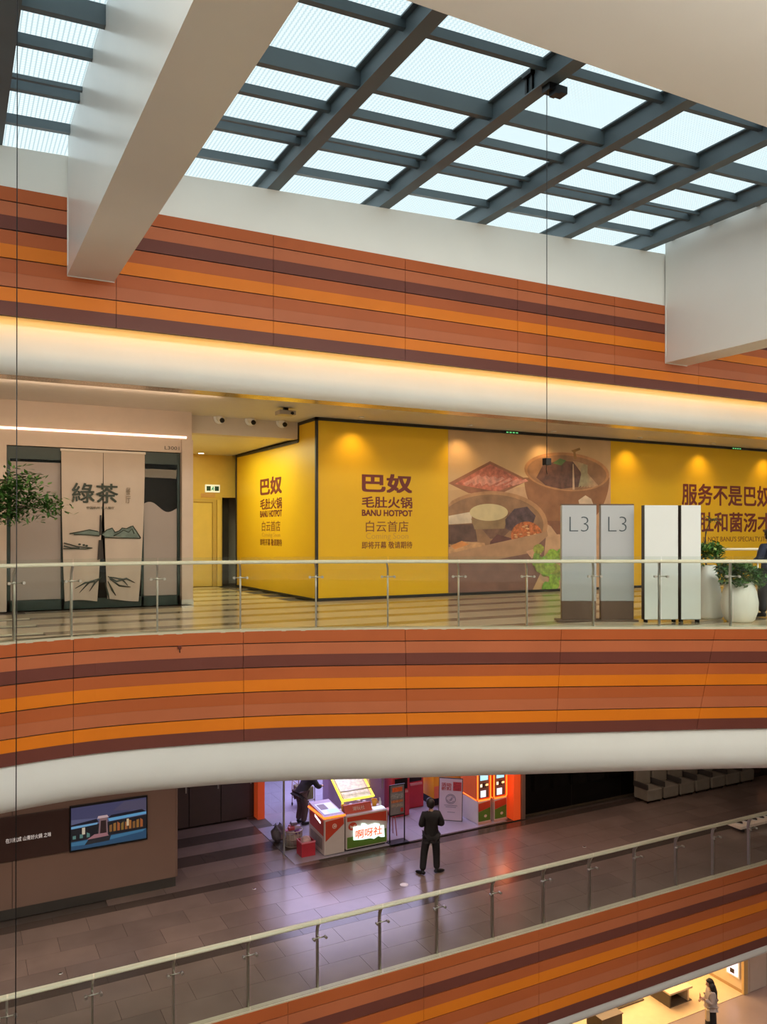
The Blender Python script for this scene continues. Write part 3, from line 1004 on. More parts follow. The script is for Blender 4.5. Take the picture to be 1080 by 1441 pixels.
# ---- storefront on the left
YS = 19.15
sw = structure(MB().box(-8, 1.08, YS, YS + 0.35, 0, 4.53).box(4.80, 5.06, YS - 0.10, YS + 0.35, 0.12, 3.86).box(4.80, 5.06, YS, YS + 0.35, 3.86, 4.53).box(1.08, 4.80, YS, YS + 0.35, 3.56, 4.53).build('wall_storefront', BEIGE), 'beige wall with a wide storefront opening')
MB().box(4.98, 5.06, YS + 0.35, 26.9, 0, 4.53).build('return', BEIGE, sw)
MB().box(4.79, 5.07, YS - 0.11, YS + 0.35, 0.0, 0.12).build('plinth', STEEL, sw)
text('L3001', INK, sw, (0, YS - 0.001, 0), (1, 0, 0), (0, 0, 1), 4.42, 4.76, 3.62, 3.70, 0.0)
ls = tag(MB().box(-6, 4.93, YS - 0.015, YS - 0.001, 3.90, 3.945).build('light_strip', mat('pink_white_light', (1, .8, .7), emit=(1.0, 0.66, 0.52), estr=2.6, var=0)), 'thin glowing pinkish light strip on the beige wall above the storefront', 'lamp')
st = thing('storefront', 'dark green framed glass shopfront with frosted film on the lower panes', 'storefront', (2.95, YS + 0.1, 0))
DG = mat('dark_green_frame', (0.006, 0.022, 0.014), 0.35, var=0.05)
fr = MB()
for x in (1.09, 2.18, 3.90, 4.73):
    fr.box(x, x + 0.06, YS + 0.06, YS + 0.14, 0, 3.55)
fr.box(1.09, 4.79, YS + 0.06, YS + 0.14, 0.0, 0.22)
fr.build('frame', DG, st)
MB().box(1.15, 2.18, YS + 0.07, YS + 0.13, 3.28, 3.55).build('header_band', DG, st)
MB().box(3.96, 4.73, YS + 0.07, YS + 0.13, 3.28, 3.55).build('header_band', DG, st)
MB().box(1.15, 2.18, YS + 0.095, YS + 0.105, 0.22, 3.28).build('pane', DARKGLASS, st)
MB().box(3.96, 4.73, YS + 0.095, YS + 0.105, 0.22, 3.28).build('pane', DARKGLASS, st)
MB().box(2.24, 3.90, YS + 0.095, YS + 0.105, 0.22, 3.55).build('pane', DARKGLASS, st)
FILM = mat('frosted_film', (0.33, 0.27, 0.23), 0.6, var=0.05, scale=1)
wave = [(3.965, YS + 0.093, 2.20 - 0.0)] + [(3.965 + 0.76 * k / 16, YS + 0.093, 2.33 + 0.09 * math.sin(k / 16 * 6.3 + 0.3) - 0.10 * k / 16) for k in range(17)]
MB().prism([(4.725, YS + 0.093, 0.23), (3.965, YS + 0.093, 0.23)] + wave[1:], (0, -0.002, 0)).build('frosted_film', FILM, st)
MB().box(1.16, 2.17, YS + 0.091, YS + 0.093, 0.23, 3.22).build('frosted_film', FILM, st)
sbox('wall_shop', 'dim interior wall of the closed shop', mat('dim_interior', (0.26, 0.19, 0.15), 0.7, var=0.1), 1.0, 4.95, YS + 0.9, YS + 1.0, 0, 4.5)
# two halves of the hanging cloth
CLOTH = mat('sheer_cloth', (0.50, 0.405, 0.32), 0.8, var=0.04, scale=2)
nor = thing('door_curtain', 'pale split cloth curtain with ink mountains and two large dark characters', 'curtain', (3.06, YS - 0.03, 0.15))


def drape(xl_t, xr_t, xl_b, xr_b, ph):
    mb = MB()
    nx, nz = 18, 14
    vs, fs = [], []
    for j in range(nz + 1):
        v = j / nz
        z = 3.50 - (3.50 - 0.16) * v
        e = v ** 2
        for i in range(nx + 1):
            u = i / nx
            x = (xl_t * (1 - e) + xl_b * e) * (1 - u) + (xr_t * (1 - e) + xr_b * e) * u
            vs.append((x, YS - 0.03 + 0.012 * math.sin(u * 9 + ph) * (0.3 + v), z + 0.04 * v * math.sin(u * 3 + ph)))
    n = len(vs)
    vs += [(a, b + 0.004, c) for a, b, c in vs]
    for j in range(nz):
        for i in range(nx):
            a = j * (nx + 1) + i
            fs.append((a, a + nx + 1, a + nx + 2, a + 1))
            fs.append((n + a, n + a + 1, n + a + nx + 2, n + a + nx + 1))
    mb.add(vs, fs, 0, True)
    return mb


MB().box(2.15, 3.98, YS - 0.045, YS - 0.005, 3.48, 3.53).build('curtain_rod', SOFFIT, nor)
drape(2.17, 3.045, 2.24, 2.92, 0.4).build('cloth_panel', CLOTH, nor)
drape(3.055, 3.96, 3.14, 3.82, 1.9).build('cloth_panel', CLOTH, nor)
YP = YS - 0.052


def ink(pts, m, name='ink_print', layer=0):
    mb = MB()
    quad_y(mb, pts, YP - 0.001 * layer, 0.002)
    mb.build(name, m, nor)


INKG = mat('green_black_ink', (0.035, 0.045, 0.03), 0.7, var=0.2)
INKT = mat('teal_wash', (0.13, 0.17, 0.14), 0.7, var=0.3, scale=6)
front_text('綠茶', INKG, 101, 166.5, 680, 708, 0.012, y=YP, parent=nor)
front_text('餐\n厅', mat('faded_ink', (0.22, 0.17, 0.12), 0.7, var=0), 177, 184, 686, 708, 0.0, y=YP, parent=nor)
front_text('中国杭州 家人餐厅', INKG, 122, 161, 712.5, 716.5, 0.0, y=YP, parent=nor)
ink([(98, 751), (112, 748.5), (128, 746), (140, 748), (140, 753), (120, 752.5)], INKT)
ink([(143, 752), (150, 746), (158, 743), (163, 749), (168, 748), (172, 743), (178, 745), (184, 741), (187, 740), (192, 748), (197, 756), (180, 757), (163, 755), (150, 756)], INKT)
for seg in ([(98, 751), (114, 748), (126, 745.5), (138, 748)], [(104, 752), (124, 752.5), (140, 754)], [(143, 752), (150, 746), (158, 743), (162, 749), (168, 747), (172, 743), (178, 744), (184, 741), (187, 740), (193, 749), (198, 757)], [(160, 754), (168, 750), (174, 746), (181, 749), (186, 744), (189, 751)], [(146, 756), (165, 757), (182, 757), (198, 757.5)],
            [(90, 764), (98, 766), (108, 769), (118, 770), (128, 771)], [(89, 772), (104, 772), (120, 772.5), (130, 771)], [(90, 768), (100, 771), (112, 771)]):
    mb = MB()
    mb.tube([on_y(px, py, YP) for px, py in seg], 0.012, 5)
    mb.build('ink_line', INKG, nor)
for seg in ([(143, 812), (134, 820), (126, 832)], [(140, 814), (126, 819), (112, 834)], [(136, 818), (120, 820), (106, 828)], [(152, 811), (164, 818), (178, 814), (190, 820)], [(154, 814), (168, 824), (184, 826)], [(152, 818), (158, 830), (163, 838)], [(155, 812), (172, 815), (180, 824)], [(148, 820), (152, 836), (154, 844)]):
    MB().tube([on_y(px, py, YP) for px, py in seg], [0.010] + [0.022] * (len(seg) - 2) + [0.006], 5).build('ink_line', INKG, nor)
for px, py in ((112, 766), (118, 767), (122, 768)):
    ink(ell(px, py, 2.0, 1.4, n=10), INKG)
TRUNK = mat('trunk_print', (0.028, 0.02, 0.014), 0.7, var=0.2)
ink([(140.5, 725), (143, 725), (143.5, 752), (139.5, 754)], TRUNK, layer=1)
ink([(139, 760), (144, 760), (146, 786), (137, 788)], TRUNK, layer=1)

# ---- tree at the picture edge, in front of the storefront
tb = Vector((0.55, 17.1, 0))
tr_ = thing('potted_tree', 'small leafy tree reaching in front of the storefront', 'tree', tb)
MB().lathe([(0.18, 0), (0.27, 0.25), (0.29, 0.5), (0.27, 0.52), (0.24, 0.47)], tb, 24).build('pot', POT, tr_)
br = MB()
br.tube([tb + Vector((0, 0, 0.4)), tb + Vector((0.03, 0, 1.3)), tb + Vector((0.12, 0, 2.1)), tb + Vector((0.25, -0.05, 2.7))], [0.06, 0.05, 0.04, 0.02], 8)
anchors = []
for k in range(9):
    a = k * 2.39
    s0 = tb + Vector((0.10, 0, 1.95 + 0.06 * k))
    e = s0 + Vector((math.cos(a) * 0.65, math.sin(a) * 0.5, 0.25 + 0.05 * (k % 3)))
    br.tube([s0, (s0 + e) / 2 + Vector((0, 0, 0.1)), e], [0.022, 0.014, 0.006], 6)
    anchors += [(s0 + e) / 2, e]
e = tb + Vector((1.05, -0.1, 2.22)); anchors += [e, e + Vector((-0.2, 0, 0.2)), e + Vector((0.15, 0, -0.05)), tb + Vector((0.5, 0, 2.05))]
br.tube([tb + Vector((0.1, 0, 1.9)), tb + Vector((0.6, -0.05, 2.15)), e], [0.024, 0.016, 0.006], 6)
br.build('trunk', BARK, tr_)


def leaves(anch, n, spread, size, name, m, parent, flat=0.5):
    vs, fs = [], []
    for _ in range(n):
        c = random.choice(anch) + Vector((random.gauss(0, spread), random.gauss(0, spread), random.gauss(0, spread * 0.6)))
        d = Vector((random.uniform(-1, 1), random.uniform(-1, 1), random.uniform(-flat, flat))).normalized()
        q = d.cross(Vector((random.uniform(-.3, .3), random.uniform(-.3, .3), 1))).normalized()
        L = size * random.uniform(0.7, 1.3)
        b = len(vs)
        up = d.cross(q) * (0.15 * L)
        vs += [c - d * L, c + q * L * 0.38 - up * .3, c + d * L, c - q * L * 0.38 - up * .3]
        fs += [(b, b + 1, b + 2, b + 3)]
    o = MB().add(vs, fs).build(name, m, parent)
    o['kind'] = 'stuff'
    return o


leaves(anchors, 2600, 0.17, 0.075, 'foliage', LEAF, tr_)

# ---- signs and planters on the gallery edge
RC = Matrix.Rotation(-YAW, 4, 'Z')


def facing(x, y):
    return Matrix.Translation((x, y, 0)) @ RC


SILVER = mat('silver_totem_face', (0.44, 0.45, 0.46), 0.45, 0.1, var=0.05, scale=0.6)
TBASE = mat('brown_totem_base', (0.13, 0.075, 0.05), 0.4, var=0.05)


def px_w(px0, px1, d):
    return (px1 - px0) * d / F


def dist(p):
    return p.x * SN + p.y * CS


for k, (p0, p1, lab) in enumerate(((791, 840, 'silver L3 floor sign totem next to the hotpot picture'), (846, 893, 'silver L3 floor sign totem next to the white panels'))):
    c = on_z((p0 + p1) / 2, 874, 0)
    d = dist(c); w = px_w(p0, p1, d)
    t = thing('floor_sign', lab, 'sign', c, 'floor number totems')
    X = facing(c.x, c.y)
    zt = EYE + (750 - 711) * d / F
    MB().bbox(-w / 2, w / 2, 0, 0.14, 0.38, zt, 0.012).build('panel', SILVER, t, X)
    MB().box(-w / 2 + 0.004, w / 2 - 0.004, 0.002, 0.138, zt - 0.001, zt + 0.025).build('cap', TBASE, t, X)
    MB().bbox(-w / 2 + 0.005, w / 2 - 0.005, 0.005, 0.135, 0.03, 0.38, 0.006).build('base', TBASE, t, X)
    MB().bbox(-w / 2 - 0.09, w / 2 + 0.06, -0.10, 0.26, 0.0, 0.03, 0.008).build('foot_plate', TBASE, t, X)
    za, zb = EYE + (750 - 748) * d / F, EYE + (750 - 727) * d / F
    ux = RC @ Vector((1, 0, 0))
    text('L3', mat('grey_lettering', (0.05, 0.07, 0.08), 0.5, var=0), t, X @ Vector((0, -0.001, 0)), ux, (0, 0, 1), w * (-0.28), w * 0.27, za, zb, -0.022)
WFACE = mat('white_totem_face', (0.72, 0.74, 0.72), 0.4, var=0.03, scale=0.7)
DSIDE = mat('dark_totem_side', (0.06, 0.05, 0.045), 0.4, var=0.05)
for k, (p0, p1, lab) in enumerate(((907, 955, 'wide blank white panel on castors with dark sides'), (958.5, 987, 'narrow blank white panel with dark side, touching the tall planter'))):
    c = on_z((p0 + p1) / 2, 876, 0)
    d = dist(c); w = px_w(p0, p1, d)
    t = thing('blank_signboard', lab, 'sign', c, 'blank panels')
    X = facing(c.x, c.y) @ Matrix.Rotation(math.radians(3 if k == 0 else 5), 4, 'Z')
    zt = EYE + (750 - 711) * d / F
    MB().bbox(-w / 2, w / 2, -0.012, 0.0, 0.06, zt, 0.01).build('face', WFACE, t, X)
    MB().bbox(-w / 2 - 0.004, w / 2 + 0.002, 0.0, 0.15, 0.05, zt, 0.006).build('case', DSIDE, t, X)
    for sx in (-0.42, 0.42):
        for sy in (0.03, 0.12):
            MB().lathe([(0.022, 0), (0.026, 0.03), (0.015, 0.055)], (sx * w, sy, 0), 10).build('castor', BLACKMETAL, t, X)

c1 = on_z(1006, 872, 0) + Vector((0.1, 0.25, 0)); d = dist(c1)
p1_ = thing('planter', 'tall white tapering planter with bushy plant beside the white panels', 'planter', c1, 'white planters')
MB().lathe([(0.26, 0), (0.30, 0.06), (0.295, 0.25), (0.25, 0.55), (0.19, 0.85), (0.16, 1.04), (0.145, 1.05), (0.13, 1.0)], c1, 32).build('pot', POT, p1_)
MB().lathe([(0.135, 0.96), (0.05, 0.985)], c1, 20).build('soil', SOIL, p1_)
an = [c1 + Vector((random.uniform(-.34, .40), random.uniform(-.22, .22), 1.10 + random.uniform(0, .36))) for _ in range(22)]
leaves(an, 620, 0.06, 0.075, 'foliage', LEAF, p1_)
leaves(an, 160, 0.06, 0.055, 'flower_heads', LEAFP, p1_)
sp = MB()
tip = c1 + Vector((0.10, 0, 1.98))
sp.tube([c1 + Vector((-0.02, 0, 1.0)), c1 + Vector((-0.12, 0, 1.35)), c1 + Vector((-0.02, 0, 1.75)), tip], [0.016, 0.012, 0.01, 0.006], 6)
sp.tube([c1 + Vector((0, 0.03, 1.0)), c1 + Vector((0.0, 0.05, 1.6)), c1 + Vector((0.0, 0.05, 1.72))], [0.014, 0.01, 0.006], 6)
sp.build('stem', BARK, p1_)
for k in range(16):
    a = k * 2.4
    dv = Vector((math.cos(a), math.sin(a), 0.15 + 0.5 * ((k * 7) % 5 - 2) / 5))
    b0 = tip + Vector((0, 0, -0.12 + 0.02 * (k % 6)))
    mid, e = b0 + dv * 0.13 + Vector((0, 0, 0.04)), b0 + dv * 0.25 - Vector((0, 0, 0.02))
    side_ = dv.cross(Vector((0, 0, 1))).normalized() * 0.017
    MB().add([b0, mid + side_, e, mid - side_], [(0, 1, 2, 3)]).build('leaf_blade', LEAF, p1_)
c2 = on_z(1049, 876, 0) + Vector((0.0, 0.12, 0)); d = dist(c2)
p2_ = thing('planter', 'low egg shaped white planter overflowing with green leaves', 'planter', c2, 'white planters')
MB().lathe([(0.21, 0), (0.27, 0.05), (0.325, 0.22), (0.335, 0.38), (0.30, 0.58), (0.24, 0.76), (0.22, 0.78), (0.20, 0.73)], c2, 32).build('pot', POT, p2_)
MB().lathe([(0.21, 0.71), (0.05, 0.74)], c2, 20).build('soil', SOIL, p2_)
an = [c2 + Vector((random.uniform(-.36, .38), random.uniform(-.26, .26), 0.80 + random.uniform(-.06, .30))) for _ in range(26)]
leaves(an, 900, 0.07, 0.075, 'foliage', LEAF, p2_)
leaves(an, 240, 0.06, 0.055, 'pale_leaves', LEAFP, p2_)
# white upper rail and low pale bench behind the planters
lr = thing('barrier_rail', 'pale metal barrier rail behind the planters', 'railing', on_z(1050, 850, 0))
q = on_z(1050, 850, 0)
MB().tube([(q.x - 1.3, q.y + 0.35, 1.30), (q.x + 1.6, q.y - 0.9, 1.30)], 0.03, 8).build('handrail', RAIL, lr)
for k in range(3):
    b0 = Vector((q.x - 1.2 + 1.3 * k, q.y + 0.31 - 0.56 * k, 0))
    MB().tube([b0, b0 + Vector((0, 0, 1.29))], 0.02, 8).build('post', STEEL, lr)
# marker on the fascia, hung cable and hung lamp
b_ = on_y(253, 911, 13.86)
sm = thing('sensor', 'tiny dark sensor fixed to the curved striped fascia', 'sensor', (b_.x, b_.y, b_.z))
yy = topc(b_.x) - 0.031
MB().bbox(b_.x - 0.03, b_.x + 0.03, yy - 0.03, yy, b_.z - 0.03, b_.z + 0.03, 0.006).build('body', mat('dark_red_plastic', (0.12, 0.02, 0.01), 0.4, var=0), sm)
MB().tube([(b_.x, yy - 0.015, b_.z - 0.03), (b_.x + 0.005, yy - 0.015, b_.z - 0.09)], 0.008, 6).build('cable', BLACKMETAL, sm)
w0 = on_y(770, 650, 8.9)
x_, y_ = w0.x, w0.y
zt = ZS(x_) - 0.1
hl = thing('hanging_lamp', 'small black box hanging on a long thin wire from the roof steel', 'lamp', (x_, y_, w0.z))
MB().tube([(x_, y_, w0.z + 0.06), (x_, y_, zt)], 0.0055, 6).build('wire', BLACKMETAL, hl)
MB().bbox(x_ - 0.045, x_ + 0.045, y_ - 0.045, y_ + 0.045, w0.z - 0.045, w0.z + 0.05, 0.006).build('box', BLACKMETAL, hl)
MB().tube([(x_, y_, w0.z - 0.04), (x_ - 0.01, y_, w0.z - 0.10), (x_ + 0.005, y_, w0.z - 0.17)], 0.005, 6).build('cable_tail', BLACKMETAL, hl)
w1 = on_y(23, 500, 9.0)
tag(MB().tube([(w1.x - 0.02, w1.y, -9.5), (w1.x, w1.y, 0), (w1.x + 0.01, w1.y, ZS(w1.x))], 0.0055, 6).build('hanging_wire', BLACKMETAL), 'thin dark wire hanging the full height of the hall before the storefront', 'cable')
# ------------------------------------------------------------------ objects: storey below
YT = 18.5
ZC2 = ZB3 - 0.90
TAUPE = mat('taupe_wall_panel', (0.20, 0.125, 0.095), 0.5, var=0.04, scale=0.8)
wl2 = structure(MB().box(-8, 4.53, YT + 0.03, YT + 0.1, Z2 + 0.2, ZC2).box(4.50, 4.53, YT + 0.1, 22.0, Z2 + 0.2, ZC2).build('wall_display', BACKING), 'taupe panelled wall carrying the long screen')
seams = [-7.9, -4.3, -2.0, 1.15, 4.53]
for a, b in zip(seams[:-1], seams[1:]):
    MB().box(a + 0.006, b - 0.006, YT, YT + 0.03, Z2 + 0.22, ZC2).build('panel', TAUPE, wl2)
MB().box(4.531, 4.56, YT, 22.0, Z2 + 0.22, ZC2).build('panel', TAUPE, wl2)
structure(MB().box(-8, 4.52, YT + 0.015, YT + 0.1, Z2, Z2 + 0.215).box(4.48, 4.525, YT + 0.05, 22.0, Z2, Z2 + 0.215).build('baseboard_left', mat('dark_plinth', (0.045, 0.04, 0.035), 0.4, var=0.05)), 'dark recessed plinth under the taupe wall')

# long display: dark board with white writing, and the lit screen
xa, xm, xb = on_y(-150, 1180, YT).x, on_y(97.5, 1160, YT).x, on_y(207, 1150, YT).x
zt, zb = -4.16, -5.08
bd = thing('display_board', 'long dark brown board with a line of white writing, joined to the lit screen', 'sign', (xa, YT, zb))
MB().bbox(xa, xm - 0.004, YT - 0.05, YT - 0.001, zb, zt, 0.008).build('board', mat('dark_brown_board', (0.045, 0.02, 0.016), 0.35, var=0.05), bd)
front_text('在川杭成 山青好火鍋 之味', mat('white_lettering', (0.8, 0.78, 0.76), emit=(0.8, 0.75, 0.72), estr=0.35, var=0), 8, 72, 1175.5, 1182, 0.0, y=YT - 0.051, parent=bd)
tv = thing('wall_screen', 'lit screen showing a low building with blue roof lights at dusk', 'screen', (xm, YT, zb))
MB().bbox(xm, xb, YT - 0.06, YT - 0.001, zb - 0.03, zt + 0.03, 0.008).build('frame', BLACKMETAL, tv)
YV = YT - 0.0605


def em(name, rgb, s):
    return mat(name, tuple(min(1, c) * 0.25 for c in rgb), 0.4, emit=rgb, estr=s, var=0)


SW, SH = (xb - xm), zt - zb
TVN = [0]


def tvq(pts, rgb, s=1.0, name='screen_image'):
    TVN[0] += 1
    ps = [(xm + 0.03 + (SW - 0.06) * u, YV - 0.0004 * TVN[0], zb + 0.01 + (SH - 0.02) * v) for u, v in pts]
    ar = sum(ps[i][0] * ps[(i + 1) % len(ps)][2] - ps[(i + 1) % len(ps)][0] * ps[i][2] for i in range(len(ps)))
    if ar < 0: ps = ps[::-1]
    MB().add(ps, [list(range(len(ps)))]).build(name, em('screen_%d' % TVN[0], rgb, s * 0.52), tv)


tvq([(0, 0), (1, 0), (1, 1), (0, 1)], (0.060, 0.060, 0.135))
tvq([(0, .55), (1, .50), (1, .78), (.5, .66), (0, .72)], (0.105, 0.11, 0.21))
tvq([(.55, .80), (1, .70), (1, .95), (.7, .98)], (0.085, 0.075, 0.13))
tvq([(0, 0), (1, 0), (1, .26), (0, .20)], (0.025, 0.075, 0.15))
tvq([(0, .10), (.3, .08), (.95, .18), (1, .24), (.5, .20), (0, .18)], (0.05, 0.17, 0.30))
tvq([(0, .20), (1, .24), (1, .58), (0, .52)], (0.012, 0.012, 0.016))
tvq([(0, .50), (.34, .53), (.34, .57), (0, .56)], (0.16, 0.38, 0.62))
tvq([(.50, .56), (1, .60), (1, .66), (.48, .63)], (0.12, 0.36, 0.62))
tvq([(0, .56), (.36, .58), (.33, .66), (0, .60)], (0.010, 0.010, 0.02))
tvq([(.48, .63), (1, .66), (.94, .73), (.52, .70)], (0.010, 0.010, 0.02))
tvq([(.35, .24), (.37, .68), (.47, .68), (.48, .26)], (0.22, 0.13, 0.14))
tvq([(.375, .28), (.385, .60), (.455, .60), (.46, .29)], (0.03, 0.015, 0.015))
tvq([(.34, .66), (.35, .72), (.47, .72), (.49, .66)], (0.55, 0.40, 0.42))
tvq([(.14, .34), (.14, .50), (.18, .50), (.18, .34)], (0.60, 0.52, 0.40))
for k in range(9):
    u = 0.50 + 0.052 * k
    tvq([(u, .30), (u, .46 + .03 * (k % 3)), (u + .035, .47 + .03 * (k % 2)), (u + .035, .30)], (0.22 + .06 * (k % 3), 0.10 + .03 * (k % 2), 0.03))
tvq([(.73, .38), (.73, .55), (.76, .55), (.76, .38)], (0.62, 0.48, 0.30))
tvq([(.17, .08), (.50, .10), (.52, .22), (.24, .24)], (0.02, 0.02, 0.025))
tvq([(.20, .20), (.49, .22), (.46, .30), (.30, .30)], (0.34, 0.16, 0.18))
for k in range(3):
    tvq([(.02 + .09 * k, .26), (.02 + .09 * k, .34 + .02 * k), (.06 + .09 * k, .34), (.06 + .09 * k, .26)], (0.10, 0.22, 0.20))

# recessed wall with dark doors beside the arcade
DOORB = mat('dark_brown_door', (0.075, 0.05, 0.04), 0.45, var=0.05)
wr = structure(MB().box(4.56, 7.55, 22.03, 22.2, Z2, ZC2).build('wall_recess', BACKING), 'dark recessed wall of brown door panels')
xs = [4.57] + [on_y(p, 1150, 22.0).x for p in (266, 311, 357)]
for a, b in zip(xs[:-1], xs[1:]):
    pn = MB().box(a + 0.012, b - 0.012, 21.99, 22.03, Z2 + 0.02, ZC2).build('panel', DOORB, wr)
    MB().box(b - 0.10, b - 0.07, 21.96, 21.99, Z2 + 0.95, Z2 + 1.25).build('pull', STEEL, pn)
MB().box(xs[-1], 7.56, 21.97, 22.03, Z2, ZC2).build('panel', mat('navy_panel', (0.02, 0.025, 0.06), 0.4, var=0.05), wr)
OP = mat('orange_red_paint', (0.80, 0.09, 0.015), 0.4, emit=(0.9, 0.10, 0.02), estr=0.25, var=0.03)  # orange red colour, with the red light on it put in as glow
tag(structure(MB().box(7.58, 7.78, 21.70, 22.2, Z2, ZC2).build('column', OP), 'slim orange post at the arcade entrance'))
# arcade shell
AW = mat('violet_wall', (0.30, 0.26, 0.42), 0.5, var=0.05)
sbox('wall_arcade_back', 'violet back wall of the arcade', AW, 7.5, 14.2, 26.6, 26.8, Z2, ZC2)
sbox('wall_arcade_left', 'violet side wall of the arcade', AW, 7.60, 7.70, 22.2, 26.6, Z2, ZC2)
AF = mat('pale_violet_floor_tile', (0.34, 0.33, 0.40), 0.25, var=0.06, scale=1)
af = structure(MB().box(7.35, 14.05, 18.36, 26.6, Z2 - 0.03, Z2 + 0.001).build('floor', GROUT), 'pale floor of the arcade')
tiles(af, [(18.36 + 0.9 * k, 18.36 + 0.9 * (k + 1), AF) for k in range(8)], 7.35, 13.2, 0.9, Z2 + 0.004, 0.003)
MB().box(10.4, 14.05, 18.29, 18.36, Z2 - 0.002, Z2 + 0.006).build('threshold', TILE2D, af)
gp = structure(MB().box(7.33, 7.345, 19.1, 21.7, Z2, ZC2).build('window_3', GLASS), 'glass return wall at the arcade side')
MB().box(7.32, 7.36, 19.06, 19.10, Z2, ZC2).build('window_frame', STEEL, gp)
NEON_O = em('orange_neon', (1.0, 0.15, 0.015), 2.2)
NEON_Y = em('yellow_neon', (1.0, 0.80, 0.05), 2.2)
KW = mat('kiosk_white', (0.62, 0.56, 0.52), 0.4, var=0.03)
KRED = mat('kiosk_red', (0.55, 0.06, 0.025), 0.4, var=0.05)
KGREEN = mat('kiosk_green', (0.11, 0.22, 0.03), 0.45, var=0.08)
PINKW = mat('emblem_cream', (0.75, 0.58, 0.48), 0.4, var=0)
YFR = 18.47      # shop front line
ZF = Z2


def fp(px, py, y):
    return on_y(px, py, y)


def front_poly(pts, m, y, parent, name, d=0.006):
    mb = MB(); quad_y(mb, pts, y, d); return mb.build(name, m, parent)


# tall counter unit with a slanted screen
kx0, kx1 = 8.17, 8.72
ky0, ky1 = 18.47, 19.45
zk = ZF + 0.93
ks = thing('check_in_kiosk', 'white and red kiosk with orange glowing rim and slanted screen beside the counter', 'kiosk', ((kx0 + kx1) / 2, ky0, ZF))
MB().bbox(kx0, kx1, ky0, ky1, ZF + 0.02, zk, 0.012).build('body', KW, ks)
MB().prism([(kx0 + 0.03, ky0 - 0.004, zk - 0.08), (kx1 - 0.04, ky0 - 0.004, zk - 0.04), (kx1 - 0.02, ky0 - 0.004, zk - 0.20), (kx0 + 0.03, ky0 - 0.004, ZF + 0.36)], (0, -0.005, 0)).build('red_graphic', KRED, ks)
MB().prism([(kx0 - 0.004, ky0 + 0.05, ZF + 0.48), (kx0 - 0.004, ky1 - 0.08, ZF + 0.55), (kx0 - 0.004, ky1 - 0.08, zk - 0.05), (kx0 - 0.004, ky0 + 0.05, zk - 0.06)], (-0.004, 0, 0)).build('red_graphic', KRED, ks)
MB().prism([(kx0 - 0.004, ky0 + 0.12, ZF + 0.12), (kx0 - 0.004, ky1 - 0.12, ZF + 0.16), (kx0 - 0.004, ky1 - 0.12, ZF + 0.44), (kx0 - 0.004, ky0 + 0.12, ZF + 0.40)], (-0.004, 0, 0)).build('vent_panel', mat('grey_print', (0.30, 0.27, 0.25), 0.5, var=0.2, scale=9), ks)
MB().prism([(kx0 - 0.008, ky0 + 0.22, zk - 0.19), (kx0 - 0.008, ky0 + 0.58, zk - 0.11), (kx0 - 0.008, ky0 + 0.58, zk - 0.05), (kx0 - 0.008, ky0 + 0.22, zk - 0.13)], (-0.004, 0, 0)).build('light_slot', em('white_glow', (1, .9, .9), 1.6), ks)
Rx = Matrix.Translation((kx0 + 0.27, ky0 - 0.008, zk - 0.22)) @ Matrix.Rotation(math.radians(90), 4, 'X')
MB().lathe([(0.062, 0), (0.062, 0.004)], (0, 0, 0), 20).build('emblem', PINKW, ks, Rx)
MB().tube([(kx0 + 0.27 + 0.035 * math.cos(t), ky0 - 0.014, zk - 0.22 + 0.035 * math.sin(t)) for t in np.linspace(0.6, 5.6, 12)], 0.008, 5).build('emblem_ring', KRED, ks)
MB().prism([(kx0, ky0, zk), (kx0, ky1, zk + 0.0), (kx0, ky1, zk + 0.13), (kx0, ky0, zk + 0.04)], (kx1 - kx0, 0, 0)).build('console', mat('lilac_console', (0.50, 0.36, 0.50), 0.4, var=0.05), ks)
rim = [(kx0 - 0.01, ky1, zk + 0.02), (kx0 - 0.012, ky0 - 0.012, zk + 0.015), (kx1 + 0.01, ky0 - 0.012, zk + 0.015)]
MB().tube(rim, 0.028, 8).build('neon_rim', NEON_O, ks)
sl = (0.13 - 0.04) / (ky1 - ky0)
def con(u, v, e=0.0):
    yv = ky0 + v * (ky1 - ky0)
    return (kx0 + u * (kx1 - kx0), yv, zk + 0.04 + sl * (yv - ky0) + e)
MB().prism([con(.10, .12, .003), con(.92, .12, .003), con(.92, .78, .003), con(.10, .78, .003)], (0, 0, 0.008)).build('screen', em('lilac_screen', (0.55, 0.55, 0.95), 0.9), ks)
MB().prism([con(.16, .40, .012), con(.52, .40, .012), con(.52, .72, .012), con(.16, .72, .012)], (0, 0, 0.004)).build('screen_picture', em('dark_screen', (0.10, 0.04, 0.06), 0.6), ks)
MB().prism([con(.40, .16, .012), con(.88, .16, .012), con(.88, .36, .012), con(.40, .36, .012)], (0, 0, 0.004)).build('screen_text', em('blue_screen', (0.35, 0.65, 1.0), 1.0), ks)

